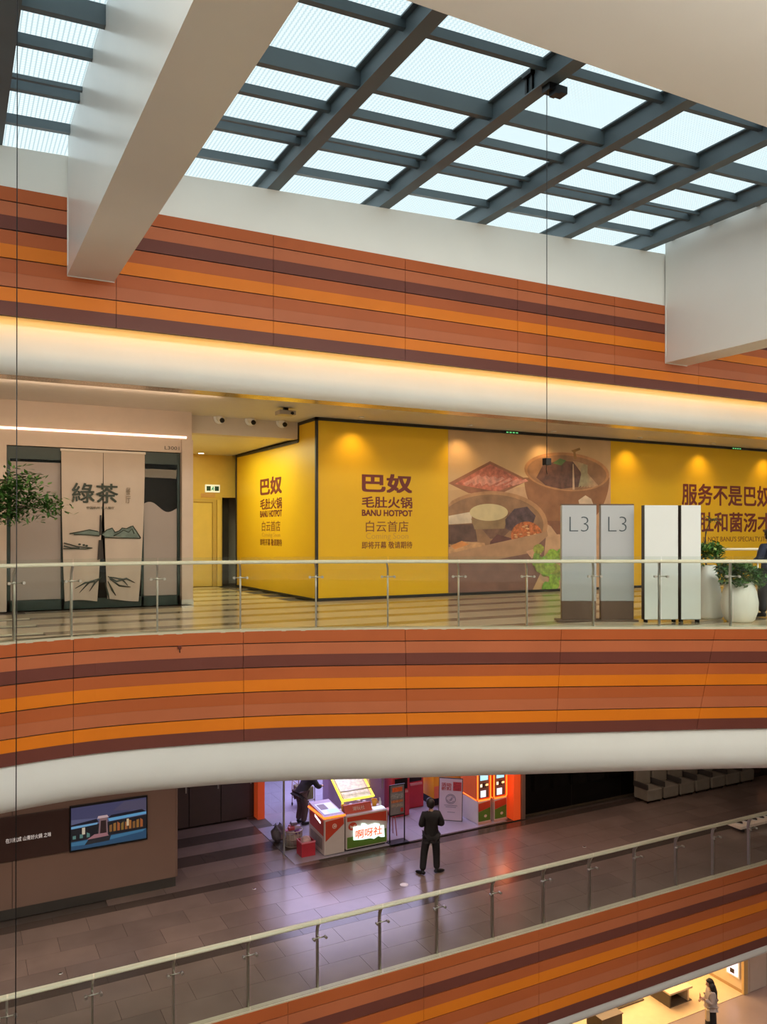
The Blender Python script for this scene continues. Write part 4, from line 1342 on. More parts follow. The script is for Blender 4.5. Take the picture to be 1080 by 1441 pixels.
# main counter
cx0, cx1 = 8.76, 9.93
cy0, cy1 = 18.47, 19.05
zc = ZF + 0.90
ct = thing('counter', 'prize counter with a glowing white sign over red and green graphics', 'counter', ((cx0 + cx1) / 2, cy0, ZF))
MB().bbox(cx0, cx1, cy0, cy1, ZF + 0.05, zc, 0.01).build('body', KW, ct)
MB().box(cx0 + 0.04, cx1 - 0.04, cy0 + 0.05, cy1 - 0.05, ZF, ZF + 0.05).build('plinth', BLACKMETAL, ct)
yq = cy0 - 0.003
MB().prism([(cx0 + 0.03, yq, ZF + 0.08), (cx1 - 0.03, yq, ZF + 0.08), (cx1 - 0.03, yq, ZF + 0.42), (cx0 + 0.75, yq, ZF + 0.36), (cx0 + 0.03, yq, ZF + 0.36)], (0, -0.005, 0)).build('green_graphic', KGREEN, ct)
MB().prism([(cx0 + 0.03, yq, zc - 0.04), (cx0 + 0.03, yq, zc - 0.15), (cx0 + 0.5, yq, zc - 0.16), (cx1 - 0.03, yq, zc - 0.30), (cx1 - 0.03, yq, zc - 0.04)], (0, -0.005, 0)).build('red_graphic', KRED, ct)
MB().add([(cx0 + 0.18 + 0.12 * math.cos(t), yq - 0.006, ZF + 0.62 + 0.10 * math.sin(t)) for t in np.linspace(0, 2 * math.pi, 20, endpoint=False)], [list(range(20))[::1]]).build('red_disc', KRED, ct)
MB().prism([(cx0 + 0.12, yq - 0.007, ZF + 0.58), (cx0 + 0.24, yq - 0.007, ZF + 0.58), (cx0 + 0.26, yq - 0.007, ZF + 0.66), (cx0 + 0.18, yq - 0.007, ZF + 0.62), (cx0 + 0.10, yq - 0.007, ZF + 0.66)], (0, -0.003, 0)).build('emblem', PINKW, ct)
cloud = [(497.5, 1182), (497, 1164), (503, 1162), (508, 1162), (509, 1158.5), (514, 1158.5), (518, 1161), (528, 1158), (534, 1159), (534, 1162), (540, 1161), (541, 1177), (536, 1177.5), (532, 1176), (526, 1180), (521, 1179), (510, 1181)]
front_poly(cloud, em('sign_glow', (0.80, 1.0, 0.90), 1.0), yq - 0.006, ct, 'light_sign', 0.03)
front_text('啊呀社', mat('sign_red', (0.85, 0.10, 0.03), emit=(0.9, 0.16, 0.06), estr=0.7, var=0), 500.5, 538, 1165, 1177, 0.012, y=yq - 0.037, parent=ct)
tsg = thing('tabletop_sign', 'low red board with pale characters standing on the counter top', 'sign', (cx0 + 0.4, cy0 + 0.12, zc))
MB().prism([(cx0 + 0.04, cy0 + 0.12, zc), (cx0 + 0.04, cy0 + 0.22, zc + 0.19), (cx0 + 0.04, cy0 + 0.26, zc + 0.19), (cx0 + 0.04, cy0 + 0.26, zc)], (0.76, 0, 0)).build('red_board', KRED, tsg)
text('潮玩社', PINKW, tsg, (0, cy0 + 0.115, zc), (1, 0, 0), (0, 0.466, 0.885), cx0 + 0.26, cx0 + 0.60, 0.055, 0.155, 0.0)
tag(MB().bbox(cx1 - 0.34, cx1 - 0.03, cy0 + 0.08, cy0 + 0.24, zc + 0.001, zc + 0.03, 0.004).build('light_box', em('pale_glow', (0.8, 0.9, 1.0), 0.9)), 'flat glowing pale box lying on the counter end', 'lamp')
# odds and ends on the counter
CUPY = mat('yellow_cup', (0.85, 0.40, 0.02), 0.4, var=0.05)
for k, (px, py, lab) in enumerate(((484, 1140, 'yellow cup at the kiosk end of the counter'), (527, 1139, 'yellow cup beside the glowing end of the counter'))):
    y = cy0 + (0.36 if k == 0 else 0.40)
    x = fp(px, py, y).x
    cu = thing('cup', lab, 'cup', (x, y, zc + 0.002), 'yellow cups')
    MB().lathe([(0.055, 0), (0.075, 0.15), (0.08, 0.16), (0.07, 0.155), (0.055, 0.03)], (x, y, zc + 0.002), 16).build('cup_body', CUPY, cu)
    MB().tube([(x + 0.075, y, zc + 0.12), (x + 0.11, y, zc + 0.10), (x + 0.10, y, zc + 0.05), (x + 0.065, y, zc + 0.04)], 0.01, 6).build('handle', CUPY, cu)
for k, (px, lab, hh) in enumerate(((494, 'grey tin on the counter by the yellow cup', 0.10), (505, 'lilac paper cup stack on the counter', 0.16), (513, 'white jar behind the red board', 0.12))):
    y = cy0 + 0.42
    x = fp(px, 1136, y).x
    cu = thing('jar', lab, 'jar', (x, y, zc + 0.002), 'jars on the counter')
    MB().lathe([(0.05, 0), (0.055, 0.02), (0.055, hh), (0.045, hh + 0.01)], (x, y, zc + 0.002), 14).build('jar_body', mat('jar_%d' % k, [(.30, .32, .36), (.50, .42, .60), (.70, .66, .66)][k], 0.35, var=0), cu)
    MB().lathe([(0.05, hh + 0.01), (0.05, hh + 0.035), (0.02, hh + 0.045)], (x, y, zc), 14).build('lid', PLAIN, cu)
x = cx1 - 0.05; y = cy0 + 0.30
bt = thing('bottle', 'white pump bottle on the glowing end of the counter', 'bottle', (x, y, zc + 0.002))
MB().lathe([(0.03, 0), (0.035, 0.02), (0.035, 0.11), (0.014, 0.14), (0.014, 0.188)], (x, y, zc + 0.002), 14).build('bottle_body', PLAIN, bt)
MB().tube([(x, y, zc + 0.185), (x, y, zc + 0.21), (x - 0.04, y, zc + 0.205)], 0.008, 6).build('pump', PLAIN, bt)

# poster stand with black frame
sx0, sx1 = 9.96, 10.37
sy = 18.42
sx1 = 10.42
zt = EYE + (750 - 1104) * (10.15 * SN + sy * CS) / F
ps = thing('poster_stand', 'tall black framed poster stand beside the counter', 'sign', ((sx0 + sx1) / 2, sy, ZF))
MB().bbox(sx0 - 0.02, sx1 + 0.06, sy - 0.14, sy + 0.16, ZF + 0.005, ZF + 0.035, 0.008).build('base_plate', BLACKMETAL, ps)
fm = MB()
fm.box(sx0, sx0 + 0.025, sy - 0.012, sy + 0.012, ZF + 0.035, zt).box(sx1 - 0.025, sx1, sy - 0.012, sy + 0.012, ZF + 0.035, zt)
fm.box(sx0 + 0.025, sx1 - 0.025, sy - 0.012, sy + 0.012, zt - 0.025, zt).box(sx0 + 0.025, sx1 - 0.025, sy - 0.012, sy + 0.012, zt - 0.80, zt - 0.77)
fm.build('frame', BLACKMETAL, ps)
MB().box(sx0 + 0.025, sx1 - 0.025, sy - 0.004, sy + 0.004, zt - 0.77, zt - 0.025).build('poster', mat('grey_poster', (0.20, 0.19, 0.20), 0.4, var=0.2, scale=6), ps)
MB().box(sx0 + 0.09, sx1 - 0.08, sy - 0.008, sy - 0.004, zt - 0.19, zt - 0.08).build('poster_title', mat('poster_orange', (0.70, 0.12, 0.03), 0.4, var=0.2, scale=20), ps)
for q, (a, b, c0) in enumerate(((0.24, 0.36, (.28, .30, .30)), (0.40, 0.47, (.45, .16, .07)), (0.50, 0.58, (.30, .26, .22)))):
    MB().box(sx0 + 0.06, sx1 - 0.06, sy - 0.007, sy - 0.004, zt - b, zt - a).build('poster_strip', mat('poster_strip_%d' % q, c0, 0.4, var=0.4, scale=25), ps)
MB().box(sx1 - 0.13, sx1 - 0.05, sy - 0.008, sy - 0.004, zt - 0.72, zt - 0.62).build('poster_patch', mat('poster_red', (0.45, 0.04, 0.03), 0.4, var=0.2), ps)
# small stool behind it
q = on_z(551, 1180, ZF); q.y = 18.95; q.x = on_y(551, 1180, 18.95).x
so = thing('stool', 'small pink seated stool behind the poster stand', 'stool', (q.x, q.y, ZF))
MB().lathe([(0.10, 0.62), (0.15, 0.63), (0.16, 0.66), (0.15, 0.70), (0.05, 0.71)], (q.x, q.y, ZF), 20).build('seat', mat('pink_seat', (0.62, 0.18, 0.16), 0.4, var=0.05), so)
for k in range(4):
    a = math.radians(45 + 90 * k)
    MB().tube([(q.x + 0.09 * math.cos(a), q.y + 0.09 * math.sin(a), ZF + 0.63), (q.x + 0.15 * math.cos(a), q.y + 0.15 * math.sin(a), ZF)], 0.012, 6).build('leg', mat('red_leg', (0.45, 0.12, 0.12), 0.4, var=0), so)

# sale board leaning before the yellow machine
ea, eb = on_z(618, 1154, ZF), on_z(650, 1156.5, ZF)
ev = (eb - ea); ew_ = ev.length; eu = ev.normalized()
en = Vector((eu.y, -eu.x, 0))          # towards the hall
hgt = 1.12
eb_ = thing('sale_board', 'white and lilac board with red print and a round stamp, before the yellow machine', 'sign', (ea + eb) / 2)
lean = -en * 0.16
def eq(u, v, d=0.0):
    return ea + eu * (u * ew_) + (Vector((0, 0, hgt)) + lean) * v + en * d
MB().prism([eq(0, 0.02), eq(1, 0.02), eq(1, 1), eq(0, 1)], -en * 0.03).build('board', mat('lilac_board', (0.62, 0.52, 0.62), 0.5, var=0.03), eb_)
MB().prism([eq(-.03, 0.0, -.001), eq(1.03, 0.0, -.001), eq(1.03, 1.02, -.001), eq(-.03, 1.02, -.001)], -en * 0.025).build('frame', mat('dark_grey_frame', (0.06, 0.05, 0.06), 0.4, var=0), eb_)
MB().prism([eq(.25, 0.5, -.03), eq(.75, 0.5, -.03), eq(.75, 0.47, -.03), eq(.25, 0.47, -.03)], -en * 0.22 + Vector((0, 0, -0.52))).build('back_leg', BLACKMETAL, eb_)
RDP = mat('board_red', (0.42, 0.03, 0.05), 0.5, var=0.3, scale=30)
nrm = (eu.cross((Vector((0, 0, hgt)) + lean).normalized()))
def etext(body, m, u0, u1, v0, v1, b=0.0):
    upv = (Vector((0, 0, hgt)) + lean)
    text(body, m, eb_, ea + en * 0.002, eu, upv.normalized(), u0 * ew_, u1 * ew_, v0 * upv.length, v1 * upv.length, b)
etext('活动\n折扣', RDP, .08, .52, .72, .90, 0.02)
MB().prism([eq(.60, .72, .001), eq(.97, .72, .001), eq(.97, .93, .001), eq(.60, .93, .001)], en * 0.003).build('red_block', RDP, eb_)
for t0, t1, r in ((0, 6.28, 0.20), (0.3, 2.6, 0.15), (3.4, 5.8, 0.15)):
    MB().tube([eq(.50 + r * math.cos(t) * 1.05, .52 + r * math.sin(t) * ew_ / hgt, .004) for t in np.linspace(t0, t1, 24)], 0.010, 5).build('stamp_ring', mat('stamp_grey', (0.30, 0.27, 0.36), 0.5, var=0), eb_)
MB().prism([eq(.40, .50, .002), eq(.46, .50, .002), eq(.54, .56, .002), (eq(.60, .56, .002)), eq(.56, .49, .002), eq(.48, .47, .002)], en * 0.003).build('stamp_mark', MATS['stamp_grey'], eb_)
for u0, u1, v in ((.22, .80, .36), (.28, .74, .32), (.36, .70, .20)):
    MB().prism([eq(u0, v, .002), eq(u1, v, .002), eq(u1, v + .016, .002), eq(u0, v + .016, .002)], en * 0.003).build('text_line', MATS['stamp_grey'], eb_)

# ticket machines with orange neon
BLUES = em('blue_screen_glow', (0.35, 0.75, 0.95), 1.0)


def ticket_machine(loc, lab):
    t = thing('ticket_machine', lab, 'machine', (0, 0, 0), 'ticket machines')
    w, dpt = 0.43, 0.95
    MB().bbox(0, w, 0, dpt, 0.0, 0.62, 0.01).build('lower_body', KW, t)
    MB().prism([(0.02, -0.004, 0.07), (w - 0.02, -0.004, 0.07), (w - 0.02, -0.004, 0.42), (0.02, -0.004, 0.33)], (0, -0.004, 0)).build('green_graphic', KGREEN, t)
    MB().prism([(0.02, -0.004, 0.335), (w - 0.02, -0.004, 0.425), (w - 0.02, -0.004, 0.60), (0.02, -0.004, 0.56)], (0, -0.004, 0)).build('red_graphic', KRED, t)
    MB().add([(0.25 + 0.05 * math.cos(a), -0.0095, 0.20 + 0.04 * math.sin(a)) for a in np.linspace(0, 2 * math.pi, 14, endpoint=False)], [list(range(14))]).build('emblem', PINKW, t)
    MB().bbox(0.0, w, 0.03, dpt - 0.1, 0.621, 1.95, 0.01).build('upper_body', mat('machine_orange', (0.75, 0.14, 0.03), 0.4, var=0.04), t)
    face = MB().box(0.05, w - 0.05, 0.012, 0.03, 0.70, 1.55).build('face', mat('brown_face', (0.15, 0.10, 0.09), 0.4, var=0.1), t)
    MB().box(0.09, w - 0.09, 0.004, 0.012, 1.18, 1.55).build('screen', BLUES, face)
    MB().box(0.09, 0.15, 0.002, 0.012, 1.00, 1.08).build('coin_slot', em('slot_glow', (1, .75, .5), 1.3), face)
    MB().box(w - 0.17, w - 0.08, 0.002, 0.012, 1.02, 1.07).build('card_slot', em('slot_glow_orange', (1, .55, .2), 1.5), face)
    MB().box(0.10, 0.27, 0.0, 0.012, 0.72, 0.90).build('card', em('white_card', (0.85, 0.85, 0.95), 0.9), face)
    for k in range(2):
        MB().box(0.18 + k * 0.06, 0.21 + k * 0.06, 0.003, 0.012, 0.98, 1.10).build('button', BLACKMETAL, face)
    MB().tube([(0.0, 0.005, 1.95), (0.0, 0.005, 0.68), (0.03, 0.005, 0.64), (w - 0.03, 0.005, 0.64), (w, 0.005, 0.68), (w, 0.005, 1.95)], 0.018, 8).build('neon_tube', NEON_O, t)
    MB().tube([(0.0, 0.06, 0.64), (0.0, dpt - 0.12, 0.68)], 0.014, 6).build('neon_tube', NEON_O, t)
    MB().box(0.0, w, -0.03, 0.0, 0.0, 0.05).build('kick_plate', mat('pink_plate', (0.62, 0.36, 0.30), 0.4, var=0), t)
    t.location = loc
    return t


tm = ticket_machine((12.77, 18.52, ZF + 0.005), 'ticket machine with orange neon edge, nearer the lilac board')
copy_tree(tm, (13.30, 18.50, ZF + 0.005), 0, 'ticket machine with orange neon edge, next to the red pillar')
structure(MB().bbox(13.82, 14.06, 18.30, 18.9, Z2 + 0.001, ZC2, 0.01).build('column', OP), 'red orange pillar closing the arcade front')
structure(MB().bbox(14.07, 14.20, 18.26, 18.9, Z2 + 0.001, ZC2, 0.01).build('column', TAUPE), 'taupe pillar edge beside the red pillar')
lamp('POINT', 'neon_spill', (13.3, 18.1, Z2 + 1.3), 9, (1.0, 0.22, 0.05), shadow_soft_size=0.2)

# yellow game machine behind the board
ym = thing('game_machine', 'big yellow game machine with white glowing top behind the lilac board', 'machine', (12.9, 20.6, ZF))
YP_ = mat('yellow_plastic', (0.85, 0.42, 0.02), 0.35, var=0.04)
MB().prism([(12.45, 20.3, ZF + 0.25), (13.60, 20.3, ZF + 0.25), (13.60, 21.3, ZF + 0.25), (12.45, 21.3, ZF + 0.25)], (0, 0, 0.7)).build('body', YP_, ym)
MB().prism([(12.46, 20.29, ZF + 0.25), (12.46, 20.29, ZF + 0.60), (13.59, 20.29, ZF + 0.60), (13.59, 20.29, ZF + 0.25)], (0, -0.006, 0)).build('orange_band', mat('orange_band', (0.80, 0.20, 0.08), 0.4, var=0.05), ym)
MB().box(12.5, 13.55, 20.4, 21.2, ZF + 0.0, ZF + 0.25).build('plinth', BLACKMETAL, ym)
MB().prism([(12.62, 20.35, ZF + 0.96), (13.52, 20.35, ZF + 0.96), (13.52, 21.2, ZF + 1.35), (12.62, 21.2, ZF + 1.35)], (0, 0, 0.05)).build('glowing_top', em('white_screen', (0.80, 0.80, 0.95), 1.4), ym)
for a in (12.58, 13.57):
    MB().tube([(a, 20.3, ZF + 0.95), (a, 20.3, ZF + 1.05), (a, 21.2, ZF + 1.6)], 0.03, 8).build('neon_tube', NEON_Y, ym)
MB().bbox(13.28, 13.46, 19.72, 19.95, ZF + 0.72, ZF + 1.40, 0.03).build('side_fin', YP_, ym)
MB().bbox(13.30, 13.44, 19.76, 20.3, ZF + 0.0, ZF + 0.72, 0.01).build('side_post', BLACKMETAL, ym)

# scoop machines with yellow neon behind the counter
LIL = mat('lilac_plastic', (0.42, 0.30, 0.50), 0.4, var=0.05)
YB_ = mat('dark_cabinet', (0.10, 0.07, 0.08), 0.5, var=0.1)


def scoop(loc, lab):
    t = thing('scoop_machine', lab, 'machine', (0, 0, 0), 'yellow neon machines')
    MB().prism([(0, 0, 0.0), (0, 0.9, 0.0), (0, 0.9, 1.25), (0, 0.0, 0.72)], (0.95, 0, 0)).build('cabinet', LIL, t)
    MB().prism([(0.08, 0.02, 0.742), (0.87, 0.02, 0.742), (0.87, 0.86, 1.237), (0.08, 0.86, 1.237)], (0, -0.01, 0.02)).build('tray', mat('cream_tray', (0.75, 0.70, 0.48), 0.4, emit=(0.9, 0.85, 0.5), estr=0.2, var=0.3, scale=12), t)
    pts = [(0.0, 0.0, 0.76), (0.95, 0.0, 0.76), (0.95, 0.9, 1.29), (0.0, 0.9, 1.29), (0.0, 0.0, 0.76)]
    MB().tube(pts, 0.032, 8).build('neon_tube', NEON_Y, t)
    MB().tube([(0.0, -0.01, 0.76), (0.0, -0.02, 0.40), (0.02, -0.02, 0.0)], 0.026, 8).build('neon_tube', NEON_Y, t)
    MB().box(0.12, 0.83, -0.012, -0.001, 0.15, 0.55).build('front_plate', YB_, t)
    MB().tube([(0.02, 0.15, 0.95), (0.93, 0.15, 0.95)], 0.02, 6).build('bar', STEEL, t)
    t.location = loc
    return t


b1 = on_z(478, 1152, ZF)
sc1 = scoop((9.35, 19.95, ZF + 0.005), 'slanted neon framed machine nearer the counter')
copy_tree(sc1, (9.70, 21.15, ZF + 0.005), 0, 'slanted neon framed machine farther inside, partly hidden')
copy_tree(sc1, (12.05, 22.6, ZF + 0.005), 0, 'slanted neon framed machine deep inside behind the poster stand')
# violet cabinet and red cabinets
vc = thing('cabinet', 'tall violet cabinet behind the counter', 'cabinet', (10.62, 20.6, ZF))
MB().bbox(10.36, 10.86, 20.35, 20.95, ZF + 0.005, ZF + 1.9, 0.02).build('body', LIL, vc)
MB().box(10.40, 10.82, 20.335, 20.349, ZF + 0.2, ZF + 1.8).build('door', mat('violet_door', (0.36, 0.24, 0.46), 0.4, var=0.04), vc)
MB().box(10.76, 10.79, 20.32, 20.335, ZF + 0.8, ZF + 1.1).build('handle', STEEL, vc)
for k, (x, y, lab) in enumerate(((11.22, 20.30, 'red prize cabinet with dark window right of the violet cabinet'), (11.95, 20.75, 'red prize cabinet behind the poster stand, partly hidden'))):
    t = thing('prize_cabinet', lab, 'cabinet', (x, y, ZF), 'red prize cabinets')
    RP = mat('red_plastic', (0.50, 0.035, 0.05), 0.35, var=0.06)
    MB().bbox(x - 0.28, x + 0.28, y - 0.25, y + 0.25, ZF + 0.005, ZF + 1.22, 0.03).build('body', RP, t)
    MB().box(x - 0.2, x + 0.2, y - 0.262, y - 0.251, ZF + 0.78, ZF + 1.08).build('window', BLACKMETAL, t)
    MB().box(x - 0.2, x + 0.2, y - 0.30, y - 0.251, ZF + 0.68, ZF + 0.74).build('ledge', mat('dull_pink', (0.6, 0.25, 0.25), 0.4, var=0), t)
    MB().prism([(x - 0.28, y - 0.25, ZF + 1.221), (x + 0.28, y - 0.25, ZF + 1.221), (x + 0.28, y + 0.25, ZF + 1.34), (x - 0.28, y + 0.25, ZF + 1.34)], (0, 0, 0.03)).build('hood', RP, t)


# swivel chairs on pale star feet
def swivel(loc, rz, lab):
    t = thing('swivel_chair', lab, 'chair', (0, 0, 0), 'swivel chairs')
    MB().bbox(-0.22, 0.22, -0.22, 0.22, 0.46, 0.54, 0.03).build('seat', mat('dark_red_seat', (0.16, 0.05, 0.06), 0.5, var=0.1), t)
    MB().bbox(-0.20, 0.20, 0.20, 0.26, 0.60, 1.0, 0.025).build('backrest', mat('dark_seat', (0.05, 0.04, 0.05), 0.5, var=0.1), t)
    MB().tube([(0, 0.1, 0.47), (0, 0.25, 0.50), (0, 0.24, 0.62)], 0.02, 6).build('back_support', STEEL, t)
    MB().tube([(0, 0, 0.08), (0, 0, 0.46)], 0.028, 8).build('column', STEEL, t)
    for k in range(5):
        a = k * 2 * math.pi / 5
        MB().tube([(0.02 * math.cos(a), 0.02 * math.sin(a), 0.10), (0.28 * math.cos(a), 0.28 * math.sin(a), 0.05)], [0.025, 0.016], 6).tube([(0.28 * math.cos(a), 0.28 * math.sin(a), 0.05), (0.28 * math.cos(a), 0.28 * math.sin(a), 0.0)], 0.02, 6).build('foot', mat('white_foot', (0.65, 0.62, 0.66), 0.35, var=0), t)
    t.location = loc
    t.rotation_euler = (0, 0, rz)
    return t


pc = on_z(594, 1108, ZF + 0.01)
s1 = swivel((pc.x, pc.y, ZF + 0.005), 0.6, 'swivel chair on white star foot, beside the yellow machine')
pc = on_z(574, 1122, ZF + 0.01)
copy_tree(s1, (pc.x, pc.y, ZF + 0.005), 2.2, 'swivel chair on white star foot, right above the poster stand')
pc = on_z(612, 1098, ZF + 0.01)
copy_tree(s1, (pc.x, pc.y, ZF + 0.005), 4.0, 'swivel chair on white star foot, farthest inside the arcade')

# bags, basket and red box beside the kiosk
q = on_z(391, 1185, ZF)
bg_ = thing('bag', 'crumpled dark shopping bag on the floor at the arcade glass', 'bag', (q.x, q.y, ZF))
bm = bmesh.new()
bmesh.ops.create_icosphere(bm, subdivisions=3, radius=1)
for v in bm.verts:
    f_ = 1 + 0.14 * math.sin(v.co.x * 7 + v.co.z * 5) + 0.10 * math.sin(v.co.y * 9 - v.co.z * 4)
    top = max(0, v.co.z)
    v.co = Vector((q.x + v.co.x * 0.18 * f_ * (1 - 0.35 * top), q.y + v.co.y * 0.15 * f_ * (1 - 0.35 * top), ZF + 0.005 + max(0, 0.22 + v.co.z * 0.23 * f_)))
mb = MB(); mb.from_bm(bm, 0, True); mb.build('sack', mat('grey_violet_bag', (0.10, 0.08, 0.10), 0.5, var=0.35, scale=9), bg_)
for sgn in (-1, 1):
    MB().tube([(q.x + 0.06 * sgn, q.y, ZF + 0.40), (q.x + 0.05 * sgn, q.y, ZF + 0.50), (q.x + 0.11 * sgn, q.y + 0.02, ZF + 0.43)], 0.012, 6).build('handle', BLACK, bg_)
MB().prism([(q.x + 0.02, q.y - 0.17, ZF + 0.12), (q.x + 0.14, q.y - 0.15, ZF + 0.12), (q.x + 0.12, q.y - 0.14, ZF + 0.24), (q.x + 0.03, q.y - 0.16, ZF + 0.24)], (0, -0.004, 0)).build('print', mat('dull_pink_print', (0.35, 0.20, 0.20), 0.5, var=0.2), bg_)
q = on_z(413, 1190, ZF)
bk = thing('basket', 'pale basket heaped with wrapped toys beside the white kiosk', 'basket', (q.x, q.y, ZF))
bm_ = MB()
for k in range(14):
    a = 2 * math.pi * k / 14
    bm_.tube([(q.x + 0.20 * math.cos(a), q.y + 0.16 * math.sin(a), ZF + 0.01), (q.x + 0.24 * math.cos(a), q.y + 0.19 * math.sin(a), ZF + 0.40)], 0.012, 5)
for z_, r_ in ((0.02, 1.0), (0.20, 1.1), (0.40, 1.2)):
    bm_.tube([(q.x + 0.20 * r_ * math.cos(t), q.y + 0.16 * r_ * math.sin(t), ZF + z_) for t in np.linspace(0, 2 * math.pi, 21)], 0.014, 5, caps=False)
bm_.build('wire_frame', mat('pale_wire', (0.45, 0.40, 0.36), 0.4, var=0), bk)
MB().lathe([(0.18, 0.02), (0.205, 0.30), (0.15, 0.32)], (q.x, q.y, ZF), 20, sy=0.8).build('liner', mat('liner', (0.40, 0.34, 0.30), 0.6, var=0.15), bk)
cols = [(.55, .50, .60), (.30, .14, .40), (.70, .25, .45), (.62, .60, .62), (.50, .08, .09), (.45, .40, .55), (.60, .20, .25), (.20, .18, .26)]
for k in range(8):
    ox, oy, oz = [(-.10, -.07, .36), (.10, -.07, .36), (-.10, .07, .36), (.10, .07, .36), (-.08, -.05, .47), (.09, -.03, .47), (.0, .095, .47), (.01, .0, .57)][k]
    p = Vector((q.x + ox, q.y + oy, ZF + oz))
    R_ = Matrix.Translation(p) @ Matrix.Rotation(0.25 * math.sin(k * 2.3), 4, 'Z') @ Matrix.Rotation(0.2 * math.sin(k * 2), 4, 'X')
    col_w = ['pale', 'dark purple', 'pink', 'white', 'red', 'lilac', 'rose', 'dark grey'][k]
    tp = tag(MB().bbox(-0.085, 0.085, -0.055, 0.055, -0.04, 0.045, 0.02).build('wrapped_toy', mat('wrap_%d' % k, cols[k], 0.35, var=0.2, scale=12), None, R_), col_w + ' wrapped toy on the heap in the pale basket', 'toy', 'toys in the basket')
q = on_z(436, 1201, ZF)
q.x -= 0.10
rb = thing('box', 'open red box on the floor against the white kiosk', 'box', (q.x, q.y, ZF))
RB = mat('red_card', (0.48, 0.03, 0.05), 0.45, var=0.08)
bx_ = MB().box(q.x - 0.18, q.x - 0.165, q.y - 0.17, q.y + 0.17, ZF + 0.003, ZF + 0.36).box(q.x + 0.165, q.x + 0.18, q.y - 0.17, q.y + 0.17, ZF + 0.003, ZF + 0.36)
bx_.box(q.x - 0.165, q.x + 0.165, q.y - 0.17, q.y - 0.155, ZF + 0.003, ZF + 0.36).box(q.x - 0.165, q.x + 0.165, q.y + 0.155, q.y + 0.17, ZF + 0.003, ZF + 0.36).box(q.x - 0.165, q.x + 0.165, q.y - 0.155, q.y + 0.155, ZF + 0.003, ZF + 0.02)
bx_.build('carton', RB, rb)
MB().box(q.x - 0.185, q.x + 0.185, q.y - 0.178, q.y - 0.17, ZF + 0.33, ZF + 0.37).box(q.x - 0.185, q.x - 0.18, q.y - 0.17, q.y + 0.17, ZF + 0.33, ZF + 0.37).build('pink_edge', mat('pink_edge', (0.75, 0.25, 0.30), 0.4, var=0), rb)
bm = bmesh.new(); bmesh.ops.create_icosphere(bm, subdivisions=2, radius=1)
for v in bm.verts:
    f_ = 1 + 0.15 * math.sin(v.co.x * 6 + v.co.y * 8)
    v.co = Vector((q.x + v.co.x * 0.14 * f_, q.y + v.co.y * 0.13 * f_, ZF + 0.33 + v.co.z * 0.14 * f_))
mb = MB(); mb.from_bm(bm, 0, True)
tag(mb.build('plush_toy', mat('pale_rose_plush', (0.55, 0.40, 0.40), 0.9, var=0.4, scale=10)), 'pale rose plush heap sticking out of the red box', 'toy')

# ------------------------------------------------------------------ dark shop on the right of the storey below
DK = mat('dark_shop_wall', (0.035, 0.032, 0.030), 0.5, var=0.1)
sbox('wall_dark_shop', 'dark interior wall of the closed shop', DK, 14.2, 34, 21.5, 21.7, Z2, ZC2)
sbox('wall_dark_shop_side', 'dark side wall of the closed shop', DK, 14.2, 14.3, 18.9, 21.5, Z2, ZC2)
wd = structure(thing('window_4', None, None, (16, 18.42, Z2)), 'dark glass shopfront right of the red pillar')
for a, b in zip((14.21, 16.0, 17.9), (15.98, 17.88, 20.5)):
    MB().box(a, b, 18.41, 18.425, Z2 + 0.06, ZC2).build('pane', DARKGLASS, wd)
MB().box(14.21, 20.5, 18.38, 18.45, Z2, Z2 + 0.06).build('sill', mat('bronze_sill', (0.10, 0.08, 0.05), 0.35, 0.4, var=0), wd)
for k in range(7):
    x = 14.7 + 0.75 * k
    t = thing('stacked_crate', 'dark crate in the unlit shop, %s' % ['next to the pillar', 'second from the pillar', 'third from the pillar', 'fourth from the pillar', 'fifth from the pillar', 'behind the pale seats', 'at the far end'][k], 'crate', (x, 20.3, Z2), 'crates in the dark shop')
    hh = [0.9, 1.3, 0.7, 1.1, 0.6, 1.0, 1.2][k]
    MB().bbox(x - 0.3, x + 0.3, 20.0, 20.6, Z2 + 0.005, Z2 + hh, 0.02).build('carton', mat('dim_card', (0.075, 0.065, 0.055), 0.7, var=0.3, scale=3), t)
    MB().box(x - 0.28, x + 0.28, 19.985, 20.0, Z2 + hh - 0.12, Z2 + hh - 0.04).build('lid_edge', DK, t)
# row of pale upholstered seats in front
SEATM = mat('dim_grey_upholstery', (0.24, 0.215, 0.17), 0.6, var=0.08)


def seat(loc, lab):
    t = thing('waiting_seat', lab, 'chair', (0, 0, 0), 'row of waiting seats')
    MB().bbox(-0.30, 0.30, -0.28, 0.28, 0.06, 0.40, 0.03).build('seat', SEATM, t)
    MB().bbox(-0.30, 0.30, 0.18, 0.30, 0.40, 0.86, 0.03).build('backrest', SEATM, t)
    MB().bbox(-0.33, -0.26, -0.28, 0.28, 0.40, 0.56, 0.02).build('armrest', mat('dark_armrest', (0.05, 0.045, 0.04), 0.5, var=0), t)
    for sx in (-0.24, 0.24):
        for sy in (-0.22, 0.22):
            MB().tube([(sx, sy, 0), (sx, sy, 0.07)], 0.02, 6).build('leg', BLACKMETAL, t)
    t.location = loc
    return t


